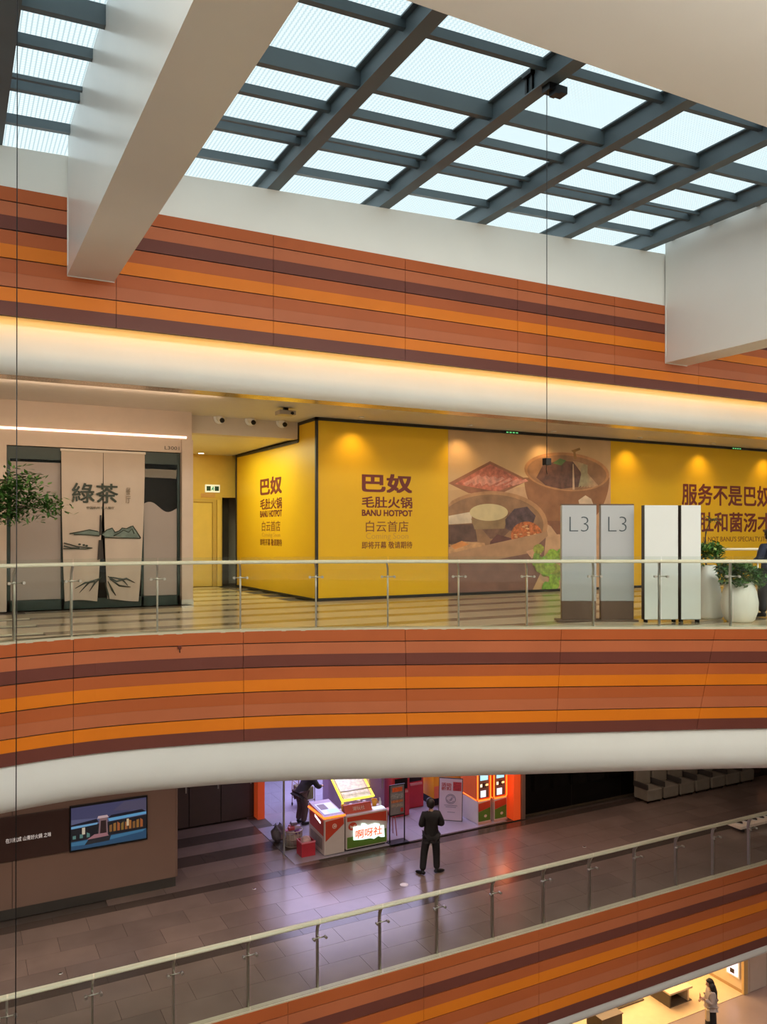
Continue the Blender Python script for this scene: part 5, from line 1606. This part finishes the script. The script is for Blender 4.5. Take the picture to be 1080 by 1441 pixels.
names = ['nearest the red pillar', 'second from the pillar end', 'third from the pillar end', 'fourth from the pillar end', 'fifth from the pillar end', 'sixth, near the glowing display', 'last before the glowing display']
s0 = None
for k in range(7):
    x = 18.45 + 0.68 * k
    lab = 'dim pale upholstered seat of the row, ' + names[k]
    if s0 is None: s0 = seat((x, 17.85, Z2 + 0.003), lab)
    else: copy_tree(s0, (x, 17.85, Z2 + 0.003), 0, lab)
gx = on_y(1078, 1095, 17.9)
gd = thing('glowing_display', 'small warm lit display on a stand past the row of seats', 'display', (gx.x + 0.3, 17.9, Z2))
MB().bbox(gx.x - 0.15, gx.x + 0.9, 17.75, 18.1, Z2 + 0.62, Z2 + 0.85, 0.03).build('case', mat('warm_case', (0.40, 0.18, 0.10), 0.4, emit=(0.8, 0.32, 0.16), estr=0.25, var=0.3, scale=8), gd)
MB().box(gx.x - 0.05, gx.x + 0.8, 17.8, 18.05, Z2 + 0.003, Z2 + 0.62).build('stand', DK, gd)

# reflection in the lower balustrade glass, built as a solid shoe bench
q = on_z(1045, 1173, Z2)
bn = thing('display_bench', 'low pale display bench with dark shoes behind the lower balustrade', 'bench', (q.x + 0.5, q.y + 0.25, Z2))
MB().bbox(q.x - 0.05, q.x + 1.5, q.y, q.y + 0.45, Z2 + 0.10, Z2 + 0.18, 0.015).build('top', mat('cream_board', (0.62, 0.50, 0.40), 0.5, emit=(0.6, 0.4, 0.3), estr=0.12, var=0.03), bn)  # faint glow put in for the reflected light
for a in (0.1, 1.3):
    MB().box(q.x + a, q.x + a + 0.06, q.y + 0.05, q.y + 0.40, Z2 + 0.003, Z2 + 0.10).build('leg', BLACKMETAL, bn)


def shoe(loc, rz, lab, grp, m):
    t = thing('shoe', lab, 'shoe', (0, 0, 0), grp)
    MB().lathe([(0.03, 0.0), (0.045, 0.004), (0.047, 0.018), (0.04, 0.02)], (0, 0, 0), 16, sx=2.6).build('sole', PLAIN, t)
    b = MB()
    b.tube([(-0.09, 0, 0.055), (-0.04, 0, 0.06), (0.02, 0, 0.05), (0.08, 0, 0.035), (0.115, 0, 0.028)], [0.038, 0.042, 0.038, 0.030, 0.015], 10)
    b.build('upper', m, t)
    MB().tube([(-0.085, 0, 0.07), (-0.08, 0, 0.115)], [0.034, 0.036], 10).build('collar', m, t)
    t.location = loc
    t.rotation_euler = (0, 0, rz)
    return t


SHOE = mat('dark_shoe', (0.03, 0.02, 0.018), 0.5, var=0.1)
for k in range(5):
    lab = 'dark shoe on the pale bench, ' + ['at the near end', 'second from the near end', 'in the middle', 'fourth along', 'at the far end'][k]
    loc = (q.x + 0.12 + 0.29 * k, q.y + 0.22, Z2 + 0.181)
    if k == 0: sh = shoe(loc, -1.0, lab, 'shoes on the low bench', SHOE)
    else: copy_tree(sh, loc, -1.0, lab)
# round white floor sticker
q = on_z(569, 1245, Z2)
fs_ = thing('floor_sticker', 'small round white sticker on the brown floor near the standing man', 'sticker', q)
MB().lathe([(0.095, 0.0005), (0.095, 0.003)], q, 24).build('disc', mat('white_sticker', (0.80, 0.76, 0.76), 0.4, var=0.03), fs_)
MB().tube([q + Vector((0.075 * math.cos(t), 0.075 * math.sin(t), 0.0035)) for t in np.linspace(0, 2 * math.pi, 20)], 0.002, 4, caps=False).build('ring_print', MATS['stamp_grey'], fs_)
for k, (px, py) in enumerate(((85, 1370), (358, 1251), (823, 1192), (1007, 1166))):  # ceiling light glints on the floor, built as polished discs
    q = on_z(px, py, Z2)
    t = thing('floor_marker', ['little steel floor marker near the lower handrail end', 'little steel floor marker before the taupe wall corner', 'little steel floor marker behind the middle of the handrail', 'little steel floor marker before the pale seats'][k], 'marker', q, 'floor markers')
    MB().lathe([(0.035, 0.0), (0.035, 0.006), (0.02, 0.010)], q, 12).build('stud', mat('polished_stud', (0.7, 0.75, 0.72), 0.1, 1.0, var=0), t)
    MB().lathe([(0.045, 0.0), (0.045, 0.002)], q, 12).build('ring', STEEL, t)

# ------------------------------------------------------------------ ground storey shop (bottom corner of the picture)
YG = 17.12
XW = 21.72
CREAM = mat('cream_shop_wall', (0.72, 0.56, 0.36), 0.5, var=0.03)
sf = structure(MB().box(12, XW, YG - 0.02, 24.6, Z1, Z1 + 0.012).build('floor', mat('cream_shop_floor', (0.70, 0.52, 0.30), 0.3, var=0.05)), 'warm cream floor of the ground storey shop')
sbox('wall_shop_back', 'cream back wall of the ground storey shop', CREAM, 12, XW, 24.6, 24.8, Z1, Z2 - 2.4)
ws = structure(MB().box(XW, XW + 0.15, YG + 0.02, 24.6, Z1, Z2 - 2.4).build('wall_shop_side', CREAM), 'cream side wall of the ground storey shop')
MB().box(XW - 0.03, XW + 0.15, YG - 0.06, YG + 0.02, Z1, Z2 - 2.4).build('edge_frame', mat('brass_frame', (0.60, 0.42, 0.18), 0.35, 0.3, var=0), ws)
MB().box(XW - 0.02, XW, YG + 0.02, 24.6, Z1 + 0.012, Z1 + 0.10).build('skirting', mat('brass_skirting', (0.42, 0.27, 0.12), 0.4, var=0), ws)
pw = structure(MB().box(XW + 0.15, 34, YG - 0.04, YG + 0.3, Z1, Z2 - 2.4).build('wall_ground', mat('grey_beige_cladding', (0.50, 0.42, 0.36), 0.5, var=0.03)), 'grey beige cladding beside the ground storey shop')
for k in range(4):
    MB().box(XW + 0.25 + 0.8 * k, XW + 1.0 + 0.8 * k, YG - 0.06, YG - 0.04, Z1 + 0.02, Z2 - 2.4).build('panel', MATS['grey_beige_cladding'], pw)
p0 = on_x(1023, 1362, XW - 0.02); p1 = on_x(1042, 1370, XW - 0.02)
lb = thing('wall_lightbox', 'pinkish white glowing panel on the shop side wall', 'lamp', (XW, (p0.y + p1.y) / 2, p1.z - 0.3))
ya, yb = sorted((p0.y, p1.y))
zlo, zhi = on_x(1034, 1374, XW - 0.02).z, on_x(1034, 1345, XW - 0.02).z
MB().bbox(XW - 0.05, XW - 0.001, ya, yb, zlo, zhi, 0.008).build('frame', PLAIN, lb)
MB().box(XW - 0.056, XW - 0.05, ya + 0.05, yb - 0.05, zlo + 0.05, zhi - 0.05).build('glowing_face', em('pink_white_glow', (1.0, 0.72, 0.75), 1.5), lb)
MB().box(XW - 0.062, XW - 0.056, ya + 0.18, ya + 0.34, zlo + 0.10, zlo + 0.24).build('dark_print', SHOE, lb)
# low display table with shoes
t0 = on_z(940, 1417, Z1)
tt = thing('display_table', 'low cream display table with dark open side in the ground storey shop', 'table', (t0.x + 0.5, t0.y + 0.7, Z1))
CT = mat('cream_table', (0.74, 0.58, 0.38), 0.4, var=0.03)
tx0, tx1, ty0, ty1 = t0.x - 0.02, t0.x + 0.80, t0.y - 0.10, t0.y + 1.1
MB().bbox(tx0 - 0.02, tx1 + 0.12, ty0 - 0.04, ty1, Z1 + 0.40, Z1 + 0.46, 0.01).build('top', CT, tt)
MB().box(tx0, tx0 + 0.05, ty0, ty1, Z1 + 0.013, Z1 + 0.40).build('side_panel', mat('dark_table_side', (0.10, 0.075, 0.05), 0.5, var=0.05), tt)
MB().box(tx1 - 0.06, tx1, ty0, ty1, Z1 + 0.013, Z1 + 0.40).build('side_panel', CT, tt)
MB().box(tx0 + 0.05, tx1 - 0.06, ty1 - 0.4, ty1 - 0.35, Z1 + 0.013, Z1 + 0.40).build('back_panel', MATS['dark_table_side'], tt)
MB().box(tx0 + 0.05, tx1 + 0.12, ty0, ty1, Z1 + 0.0125, Z1 + 0.04).build('base', MATS['dark_table_side'], tt)
for k, (u, v, r) in enumerate(((0.26, 0.92, 0.3), (0.58, 0.80, 0.5), (0.64, 1.02, 0.5))):
    loc = (tx0 + u, ty0 + v, Z1 + 0.462)
    lab = 'dark shoe on the cream table, ' + ['alone at the dark side', 'front one of the pair', 'rear one of the pair'][k]
    if k == 0: sh2 = shoe(loc, r, lab, 'shoes on the cream table', SHOE)
    else: copy_tree(sh2, loc, r, lab)
# long dark base fixture at the shop edge and a low rack
a0, b0 = on_z(884, 1413, Z1), on_z(904, 1406, Z1)
fx = thing('floor_fixture', 'dark low plinth on the shop floor under the white lip', 'plinth', (a0.x, a0.y, Z1))
MB().bbox(a0.x - 0.7, b0.x, a0.y - 0.1, a0.y + 0.5, Z1 + 0.013, Z1 + 0.05, 0.008).build('base', MATS['dark_table_side'], fx)
MB().bbox(a0.x - 0.7, b0.x - 0.15, a0.y + 0.1, a0.y + 0.5, Z1 + 0.05, Z1 + 0.40, 0.01).build('body', CT, fx)
r0 = on_z(851, 1437, Z1)
rk = thing('display_rack', 'dark low rack with small coloured goods at the bottom edge of the picture', 'rack', (r0.x, r0.y, Z1))
MB().bbox(r0.x - 0.55, r0.x + 0.22, r0.y - 0.5, r0.y + 0.15, Z1 + 0.013, Z1 + 0.42, 0.01).build('body', MATS['dark_table_side'], rk)
MB().bbox(r0.x - 0.57, r0.x + 0.24, r0.y - 0.52, r0.y + 0.17, Z1 + 0.42, Z1 + 0.45, 0.006).build('top', mat('brown_top', (0.12, 0.07, 0.04), 0.4, var=0.1), rk)
for k in range(4):
    x = r0.x - 0.40 + 0.17 * k
    t = thing('boxed_item', 'small %s box on the dark low rack' % ['red', 'orange', 'brown', 'cream'][k], 'box', (x, r0.y - 0.05, Z1 + 0.452), 'boxes on the low rack')
    cc = [(.5, .06, .04), (.7, .2, .04), (.25, .11, .05), (.7, .55, .4)][k]
    MB().bbox(x - 0.06, x + 0.06, r0.y - 0.12, r0.y + 0.02, Z1 + 0.452, Z1 + 0.55, 0.005).build('carton', mat('box_%d' % k, cc, 0.5, var=0.1), t)
    MB().box(x - 0.055, x + 0.055, r0.y - 0.122, r0.y - 0.12, Z1 + 0.47, Z1 + 0.50).build('label_strip', PLAIN, t)


# ------------------------------------------------------------------ people
def hand(parent, wrist, d, up, m, curl=0.5, name='hand', s=1.0):
    """palm with five bent fingers; d = direction of the fingers, up = back of the hand"""
    d = Vector(d).normalized(); up = Vector(up).normalized()
    sd = d.cross(up).normalized()
    up = sd.cross(d).normalized()
    w = Vector(wrist)
    mb = MB()
    # palm
    rings = [(0.0, 0.026, 0.018), (0.03, 0.036, 0.019), (0.06, 0.041, 0.018), (0.088, 0.040, 0.015), (0.096, 0.034, 0.010)]
    n = 12
    vs, fs = [], []
    for l, rw, rt in rings:
        for k in range(n):
            t = 2 * math.pi * k / n
            vs.append(w + (d * l + sd * rw * math.cos(t) + up * rt * math.sin(t)) * s)
    for i in range(len(rings) - 1):
        for k in range(n):
            fs.append((i * n + k, i * n + (k + 1) % n, (i + 1) * n + (k + 1) % n, (i + 1) * n + k))
    fs += [list(range(n))[::-1], [(len(rings) - 1) * n + k for k in range(n)]]
    mb.add(vs, fs, 0, True)
    for k, (off, L) in enumerate(((-0.030, 0.070), (-0.010, 0.080), (0.011, 0.075), (0.030, 0.060))):
        p = w + (d * 0.085 + sd * off) * s
        pts, dirv = [p], d.copy()
        for q in range(3):
            dirv = (dirv * math.cos(curl) - up * math.sin(curl)).normalized()
            pts.append(pts[-1] + dirv * L * [0.45, 0.32, 0.23][q] * s)
            upn = sd.cross(dirv).normalized()
        mb.tube(pts, [0.0095 * s, 0.009 * s, 0.008 * s, 0.006 * s], 8)
    p = w + (d * 0.025 - sd * 0.030) * s
    mb.tube([p, p + (d * 0.025 - sd * 0.025 - up * 0.008) * s, p + (d * 0.055 - sd * 0.030 - up * 0.02) * s], [0.012 * s, 0.0105 * s, 0.007 * s], 8)
    return mb.build(name, m, parent)


def head(parent, c, fwd, m, hair_m, hair='short', tilt=0.0, s=1.0):
    """c = centre of the head; fwd = horizontal facing direction"""
    fwd = Vector(fwd).normalized()
    side_ = fwd.cross(Vector((0, 0, 1))).normalized()
    up = Vector((0, 0, 1))
    rot = Matrix.Rotation(-tilt, 3, side_)
    fwd = rot @ fwd; up = rot @ up
    c = Vector(c)
    P = lambda f, r, u: c + (fwd * f + side_ * r + up * u) * s
    bm = bmesh.new()
    bmesh.ops.create_icosphere(bm, subdivisions=3, radius=1)
    for v in bm.verts:
        f, r, u = v.co.x, v.co.y, v.co.z
        k = 1.0
        if u < 0: k = 1 - 0.32 * (-u) ** 1.4          # jaw narrows
        f2 = f * (0.098 if f > 0 else 0.105) * (1 - 0.12 * max(0, -u)) + (0.012 * max(0, -u) if f > 0 else -0.0)
        v.co = P(f2, r * 0.078 * k, u * 0.118)
    mb = MB(); mb.from_bm(bm, 0, True)
    mb.tube([P(0.094, 0, 0.015), P(0.112, 0, -0.025), P(0.092, 0, -0.035)], [0.008, 0.014, 0.010], 8)
    for sg in (-1, 1):
        mb.ball(P(0.0, 0.079 * sg, -0.005), 0.026 * s, seg=8, rings=6, sx=0.8, sy=0.5, sz=1.2)
    h = mb.build('head', m, parent)
    ey = MB()
    for sg in (-1, 1):
        ey.ball(P(0.088, 0.030 * sg, 0.012), 0.012 * s, seg=8, rings=6)
    ey.build('eyes', mat('eye', (0.03, 0.02, 0.02), 0.2, var=0), h)
    mth = MB().tube([P(0.096, -0.022, -0.062), P(0.102, 0, -0.060), P(0.096, 0.022, -0.062)], 0.006 * s, 6)
    mth.build('mouth', mat('lips', (0.40, 0.14, 0.12), 0.5, var=0), h)
    hm = MB()
    bm = bmesh.new()
    bmesh.ops.create_icosphere(bm, subdivisions=3, radius=1)
    for v in bm.verts:
        f, r, u = v.co.x, v.co.y, v.co.z
        w = 1.0 + 0.03 * math.sin(9 * f + 5 * r) + 0.02 * math.sin(13 * r + 4 * u)
        cut = 0.0
        if f > 0.25 and u < 0.45: cut = 0.34 * min(1, (f - 0.25) * 2.5)
        if u < -0.55 and f > -0.2 and hair == 'short': cut = max(cut, 0.30 * min(1, (-u - 0.55) * 3))
        k = w * (1.13 - cut)
        v.co = P(f * 0.105 * k - 0.004, r * 0.086 * k, u * 0.120 * k + 0.008)
    hm.from_bm(bm, 0, True)
    if hair == 'long':
        for q in range(11):
            t = (q - 5) / 5
            a = math.radians(180 + 95 * t)
            x, y = math.cos(a), math.sin(a)
            hm.tube([P(0.07 * x, 0.075 * y, 0.03), P(0.105 * x - 0.01, 0.10 * y, -0.10), P(0.10 * x - 0.04, 0.11 * y, -0.24), P(0.08 * x - 0.05, 0.10 * y, -0.38 - 0.03 * math.cos(3 * t)), P(0.06 * x - 0.045, 0.07 * y, -0.46)], [0.03, 0.038, 0.036, 0.026, 0.008], 8)
    hm.build('hair', hair_m, parent)
    return h


def person(loc, rz, lab, J, mats_, hair='short', headp=(0, 0.02, 1.60), face=(0, 1, 0), tilt=0.0, cat='person', extra=None, skirt=None, handc=0.5):
    """J: joint positions (x right, y forward, z up) around the feet at the origin"""
    t = thing('person', lab, cat, (0, 0, 0))
    sk, top_m, leg_m, shoe_m, hair_m = mats_
    g = lambda k, r: tuple(J[k]) + (r,)
    E = [('pel', 'wai'), ('wai', 'che'), ('che', 'nek'), ('nek', 'hed'), ('che', 'shl'), ('shl', 'ell'), ('ell', 'wrl'), ('che', 'shr'), ('shr', 'elr'), ('elr', 'wrr'), ('pel', 'hil'), ('hil', 'knl'), ('knl', 'anl'), ('pel', 'hir'), ('hir', 'knr'), ('knr', 'anr')]
    base = dict(pel=.115, wai=.105, che=.12, nek=.052, hed=.055, shl=.058, ell=.040, wrl=.027, shr=.058, elr=.040, wrr=.027, hil=.085, knl=.055, anl=.036, hir=.085, knr=.055, anr=.036)
    skin('body', {k: g(k, r) for k, r in base.items()}, E, sk, t)
    up = ['pel', 'hem', 'wai', 'che', 'nk2', 'shl', 'ell', 'wrl', 'shr', 'elr', 'wrr']
    J2 = dict(J)
    J2['nk2'] = tuple(Vector(J['che']) * 0.20 + Vector(J['nek']) * 0.80)
    J2['hem'] = tuple(Vector(J['pel']) + (Vector(J['pel']) - Vector(J['wai'])) * 0.45)
    for s_ in 'lr':
        J2['wr' + s_] = tuple(Vector(J['el' + s_]) * 0.10 + Vector(J['wr' + s_]) * 0.90)
    R1 = dict(pel=(.19, .155), hem=(.195, .16), wai=(.165, .135), che=(.185, .135), nk2=(.085, .08), shl=.095, ell=.074, wrl=.054, shr=.095, elr=.074, wrr=.054)
    if skirt:
        J2['hem'] = tuple(Vector(J['pel']) * 0.55 + Vector(J['wai']) * 0.45)
        J2['pel'] = tuple(Vector(J['pel']) * 0.30 + Vector(J['wai']) * 0.70)
    skin('jacket', {k: tuple(J2[k]) + (R1[k],) for k in up},
         [('pel', 'hem'), ('pel', 'wai'), ('wai', 'che'), ('che', 'nk2'), ('che', 'shl'), ('shl', 'ell'), ('ell', 'wrl'), ('che', 'shr'), ('shr', 'elr'), ('elr', 'wrr')], top_m, t)
    if skirt is None:
        R2 = dict(pel=(.165, .135), hil=.118, knl=.094, anl=.080, hir=.118, knr=.094, anr=.080)
        skin('trousers', {k: tuple(J[k]) + (R2[k],) for k in R2}, [('pel', 'hil'), ('hil', 'knl'), ('knl', 'anl'), ('pel', 'hir'), ('hir', 'knr'), ('knr', 'anr')], leg_m, t)
    else:
        p = Vector(J['pel'])
        MB().lathe([(0.135, 0.15), (0.178, 0.0), (0.19, -0.25), (0.20, -0.55), (0.205, -0.72), (0.19, -0.72)], p, 24, sy=0.75).build('skirt', leg_m, t)
    for s_ in 'lr':
        a = Vector(J['an' + s_]); f = Vector(J['to' + s_])
        dv = (f - a); dv.z = 0; dv = dv.normalized()
        h0 = Vector((a.x, a.y, 0.045)) - dv * 0.06
        MB().tube([h0, h0 + dv * 0.05 + Vector((0, 0, 0.01)), h0 + dv * 0.14, h0 + dv * 0.22 - Vector((0, 0, 0.010)), h0 + dv * 0.265 - Vector((0, 0, 0.018))], [0.036, 0.045, 0.045, 0.040, 0.022], 10).tube([h0 + dv * 0.05, Vector((a.x, a.y, 0.11))], [0.044, 0.042], 10).build('shoe', shoe_m, t)
        e, w = Vector(J['el' + s_]), Vector(J['wr' + s_])
        dirv = (w - e).normalized()
        hu = Vector((0, 0, 1)) if abs(dirv.z) < 0.8 else Vector((1 if s_ == 'r' else -1, 0.3, 0))
        hand(t, w - dirv * 0.01, dirv, hu, sk, handc)
    head(t, headp, face, sk, hair_m, hair, tilt)
    if extra: extra(t)
    t.location = loc
    t.rotation_euler = (0, 0, rz)
    return t


J0 = dict(pel=(0, 0, .93), wai=(0, 0, 1.12), che=(0, -.01, 1.32), nek=(0, .0, 1.46), hed=(0, .01, 1.55),
          shl=(-.17, -.01, 1.39), ell=(-.25, -.04, 1.14), wrl=(-.13, .19, 1.12), shr=(.17, -.01, 1.39), elr=(.27, -.05, 1.15), wrr=(.10, .20, 1.14),
          hil=(-.10, 0, .87), knl=(-.16, .03, .49), anl=(-.215, -.05, .09), tol=(-.32, .08, 0),
          hir=(.10, 0, .87), knr=(.13, .02, .49), anr=(.135, 0, .09), tor=(.30, .06, 0))


def phone_in_hands(t):
    MB().bbox(-0.075, 0.075, 0.275, 0.287, 1.10, 1.18, 0.005).build('phone', BLACKMETAL, t)


DKB = mat('black_suit', (0.010, 0.009, 0.010), 0.75, var=0.15)
person((on_z(607, 1229, Z2).x, on_z(607, 1229, Z2).y, Z2 + 0.003), -YAW + 0.15, 'man in black standing with his back turned on the brown floor, elbows bent', J0,
       (SKINM, DKB, DKB, BLACKMETAL, HAIR), 'short', (-0.015, 0.025, 1.625), (-0.3, 1, 0), 0.25, extra=phone_in_hands)

# woman in the ground storey shop
J1 = dict(J0)
J1.update(ell=(-.20, .02, 1.12), wrl=(-.13, .22, 1.22), elr=(.20, -.02, 1.10), wrr=(.10, .20, 1.10), shl=(-.15, 0, 1.36), shr=(.15, 0, 1.36), anl=(-.09, 0, .09), tol=(-.10, .2, 0), knl=(-.09, .02, .49), anr=(.09, 0, .09), tor=(.10, .2, 0), knr=(.09, .02, .49))


def woman_extra(t):
    MB().bbox(-0.17, -0.09, 0.33, 0.345, 1.24, 1.38, 0.006).build('phone', mat('phone_back', (0.5, 0.2, 0.12), 0.3, var=0), t)
    MB().bbox(-0.24, -0.10, 0.10, 0.20, 0.66, 0.98, 0.02).build('paper_bag', mat('cream_bag', (0.66, 0.48, 0.26), 0.6, var=0.05), t)
    MB().tube([(-0.22, 0.15, 0.97), (-0.16, 0.2, 1.16), (-0.12, 0.15, 0.97)], 0.006, 6).build('bag_handle', mat('cream_bag', (0.66, 0.48, 0.26)), t)


q = on_z(1001, 1464, Z1)
person((q.x, q.y, Z1 + 0.003), math.radians(58), 'woman with long black hair, pale top and long black skirt looking at her phone', J1,
       (SKINM, mat('pale_grey_top', (0.42, 0.36, 0.34), 0.8, var=0.08), BLACK, BLACKMETAL, HAIR), 'long', (0, 0.03, 1.60), (0, 1, 0), 0.12, extra=woman_extra, skirt=True)

# person at the right picture edge on the gallery
J3 = dict(J0)
J3.update(ell=(-.27, -.02, 1.16), wrl=(-.22, .20, 1.10), elr=(.26, .0, 1.12), wrr=(.20, .2, 1.05))
q = on_z(1084, 868, 0)
person((q.x, q.y, 0.003), -YAW + 0.3, 'person in a dark navy coat cut off by the picture edge beside the low planter', J3,
       (SKINM, mat('navy_coat', (0.018, 0.024, 0.05), 0.8, var=0.1), mat('dark_trousers', (0.02, 0.02, 0.024), 0.8, var=0.1), BLACKMETAL, HAIR), 'short', (0.0, 0.02, 1.63), (0, 1, 0), 0.1)

# person bending over the neon machine in the arcade
J4 = dict(pel=(0, -.12, .88), wai=(0, 0.0, 1.02), che=(0, .16, 1.17), nek=(0, .27, 1.24), hed=(0, .33, 1.28),
          shl=(-.17, .17, 1.20), ell=(-.24, .30, .98), wrl=(-.16, .48, .96), shr=(.17, .17, 1.20), elr=(.24, .30, .98), wrr=(.14, .48, .96),
          hil=(-.09, -.12, .84), knl=(-.11, -.04, .48), anl=(-.12, -.12, .09), tol=(-.14, .1, 0), hir=(.09, -.12, .84), knr=(.11, -.04, .48), anr=(.12, -.12, .09), tor=(.14, .1, 0))
person((8.62, 20.85, Z2 + 0.006), math.radians(-75), 'person in dark jacket and brown trousers bending over the neon machine inside the arcade', J4,
       (SKINM, DKB, mat('brown_trousers', (0.085, 0.05, 0.045), 0.8, var=0.1), BLACKMETAL, HAIR), 'short', (0, .37, 1.34), (0, 1, 0), 0.6)
# pram-like trolley with an orange toy behind that person
q = on_z(436, 1140, Z2)
tl = thing('trolley', 'small grey trolley with pale wire frame inside the arcade entrance', 'trolley', (q.x, q.y + 0.2, Z2))
fr_ = MB()
X0, Y0 = q.x - 0.3, q.y + 0.1
for dx in (0, 0.5):
    fr_.tube([(X0 + dx, Y0, Z2 + 0.10), (X0 + dx, Y0, Z2 + 0.95), (X0 + dx, Y0 - 0.12, Z2 + 1.05)], 0.014, 6)
    fr_.tube([(X0 + dx, Y0 + 0.5, Z2 + 0.10), (X0 + dx, Y0 + 0.5, Z2 + 0.75)], 0.014, 6)
    fr_.tube([(X0 + dx, Y0, Z2 + 0.75), (X0 + dx, Y0 + 0.5, Z2 + 0.75)], 0.014, 6)
for dy in (0, 0.5):
    fr_.tube([(X0, Y0 + dy, Z2 + 0.75), (X0 + 0.5, Y0 + dy, Z2 + 0.75)], 0.014, 6)
    fr_.tube([(X0, Y0 + dy, Z2 + 0.25), (X0 + 0.5, Y0 + dy, Z2 + 0.25)], 0.014, 6)
fr_.tube([(X0, Y0 - 0.12, Z2 + 1.05), (X0 + 0.5, Y0 - 0.12, Z2 + 1.05)], 0.016, 6)
fr_.build('frame', mat('pale_wire', (0.45, 0.40, 0.36)), tl)
MB().bbox(X0 + 0.02, X0 + 0.48, Y0 + 0.02, Y0 + 0.48, Z2 + 0.26, Z2 + 0.62, 0.02).build('basket', mat('olive_fabric', (0.16, 0.15, 0.07), 0.7, var=0.2), tl)
for dx in (0, 0.5):
    for dy in (0, 0.5):
        MB().ball((X0 + dx, Y0 + dy, Z2 + 0.055), 0.05, seg=10, rings=8, sx=0.45).build('wheel', BLACKMETAL, tl)
bm = bmesh.new(); bmesh.ops.create_icosphere(bm, subdivisions=2, radius=1)
for v in bm.verts:
    f_ = 1 + 0.12 * math.sin(v.co.x * 6 + v.co.y * 7)
    v.co = Vector((X0 + 0.30 + v.co.x * 0.13 * f_, Y0 + 0.25 + v.co.y * 0.12 * f_, Z2 + 0.87 + v.co.z * 0.11 * f_))
mb = MB(); mb.from_bm(bm, 0, True)
tag(mb.build('plush_toy', mat('orange_plush', (0.80, 0.16, 0.06), 0.9, var=0.2, scale=10)), 'orange red plush toy lying in the grey trolley', 'toy')

bake_all()
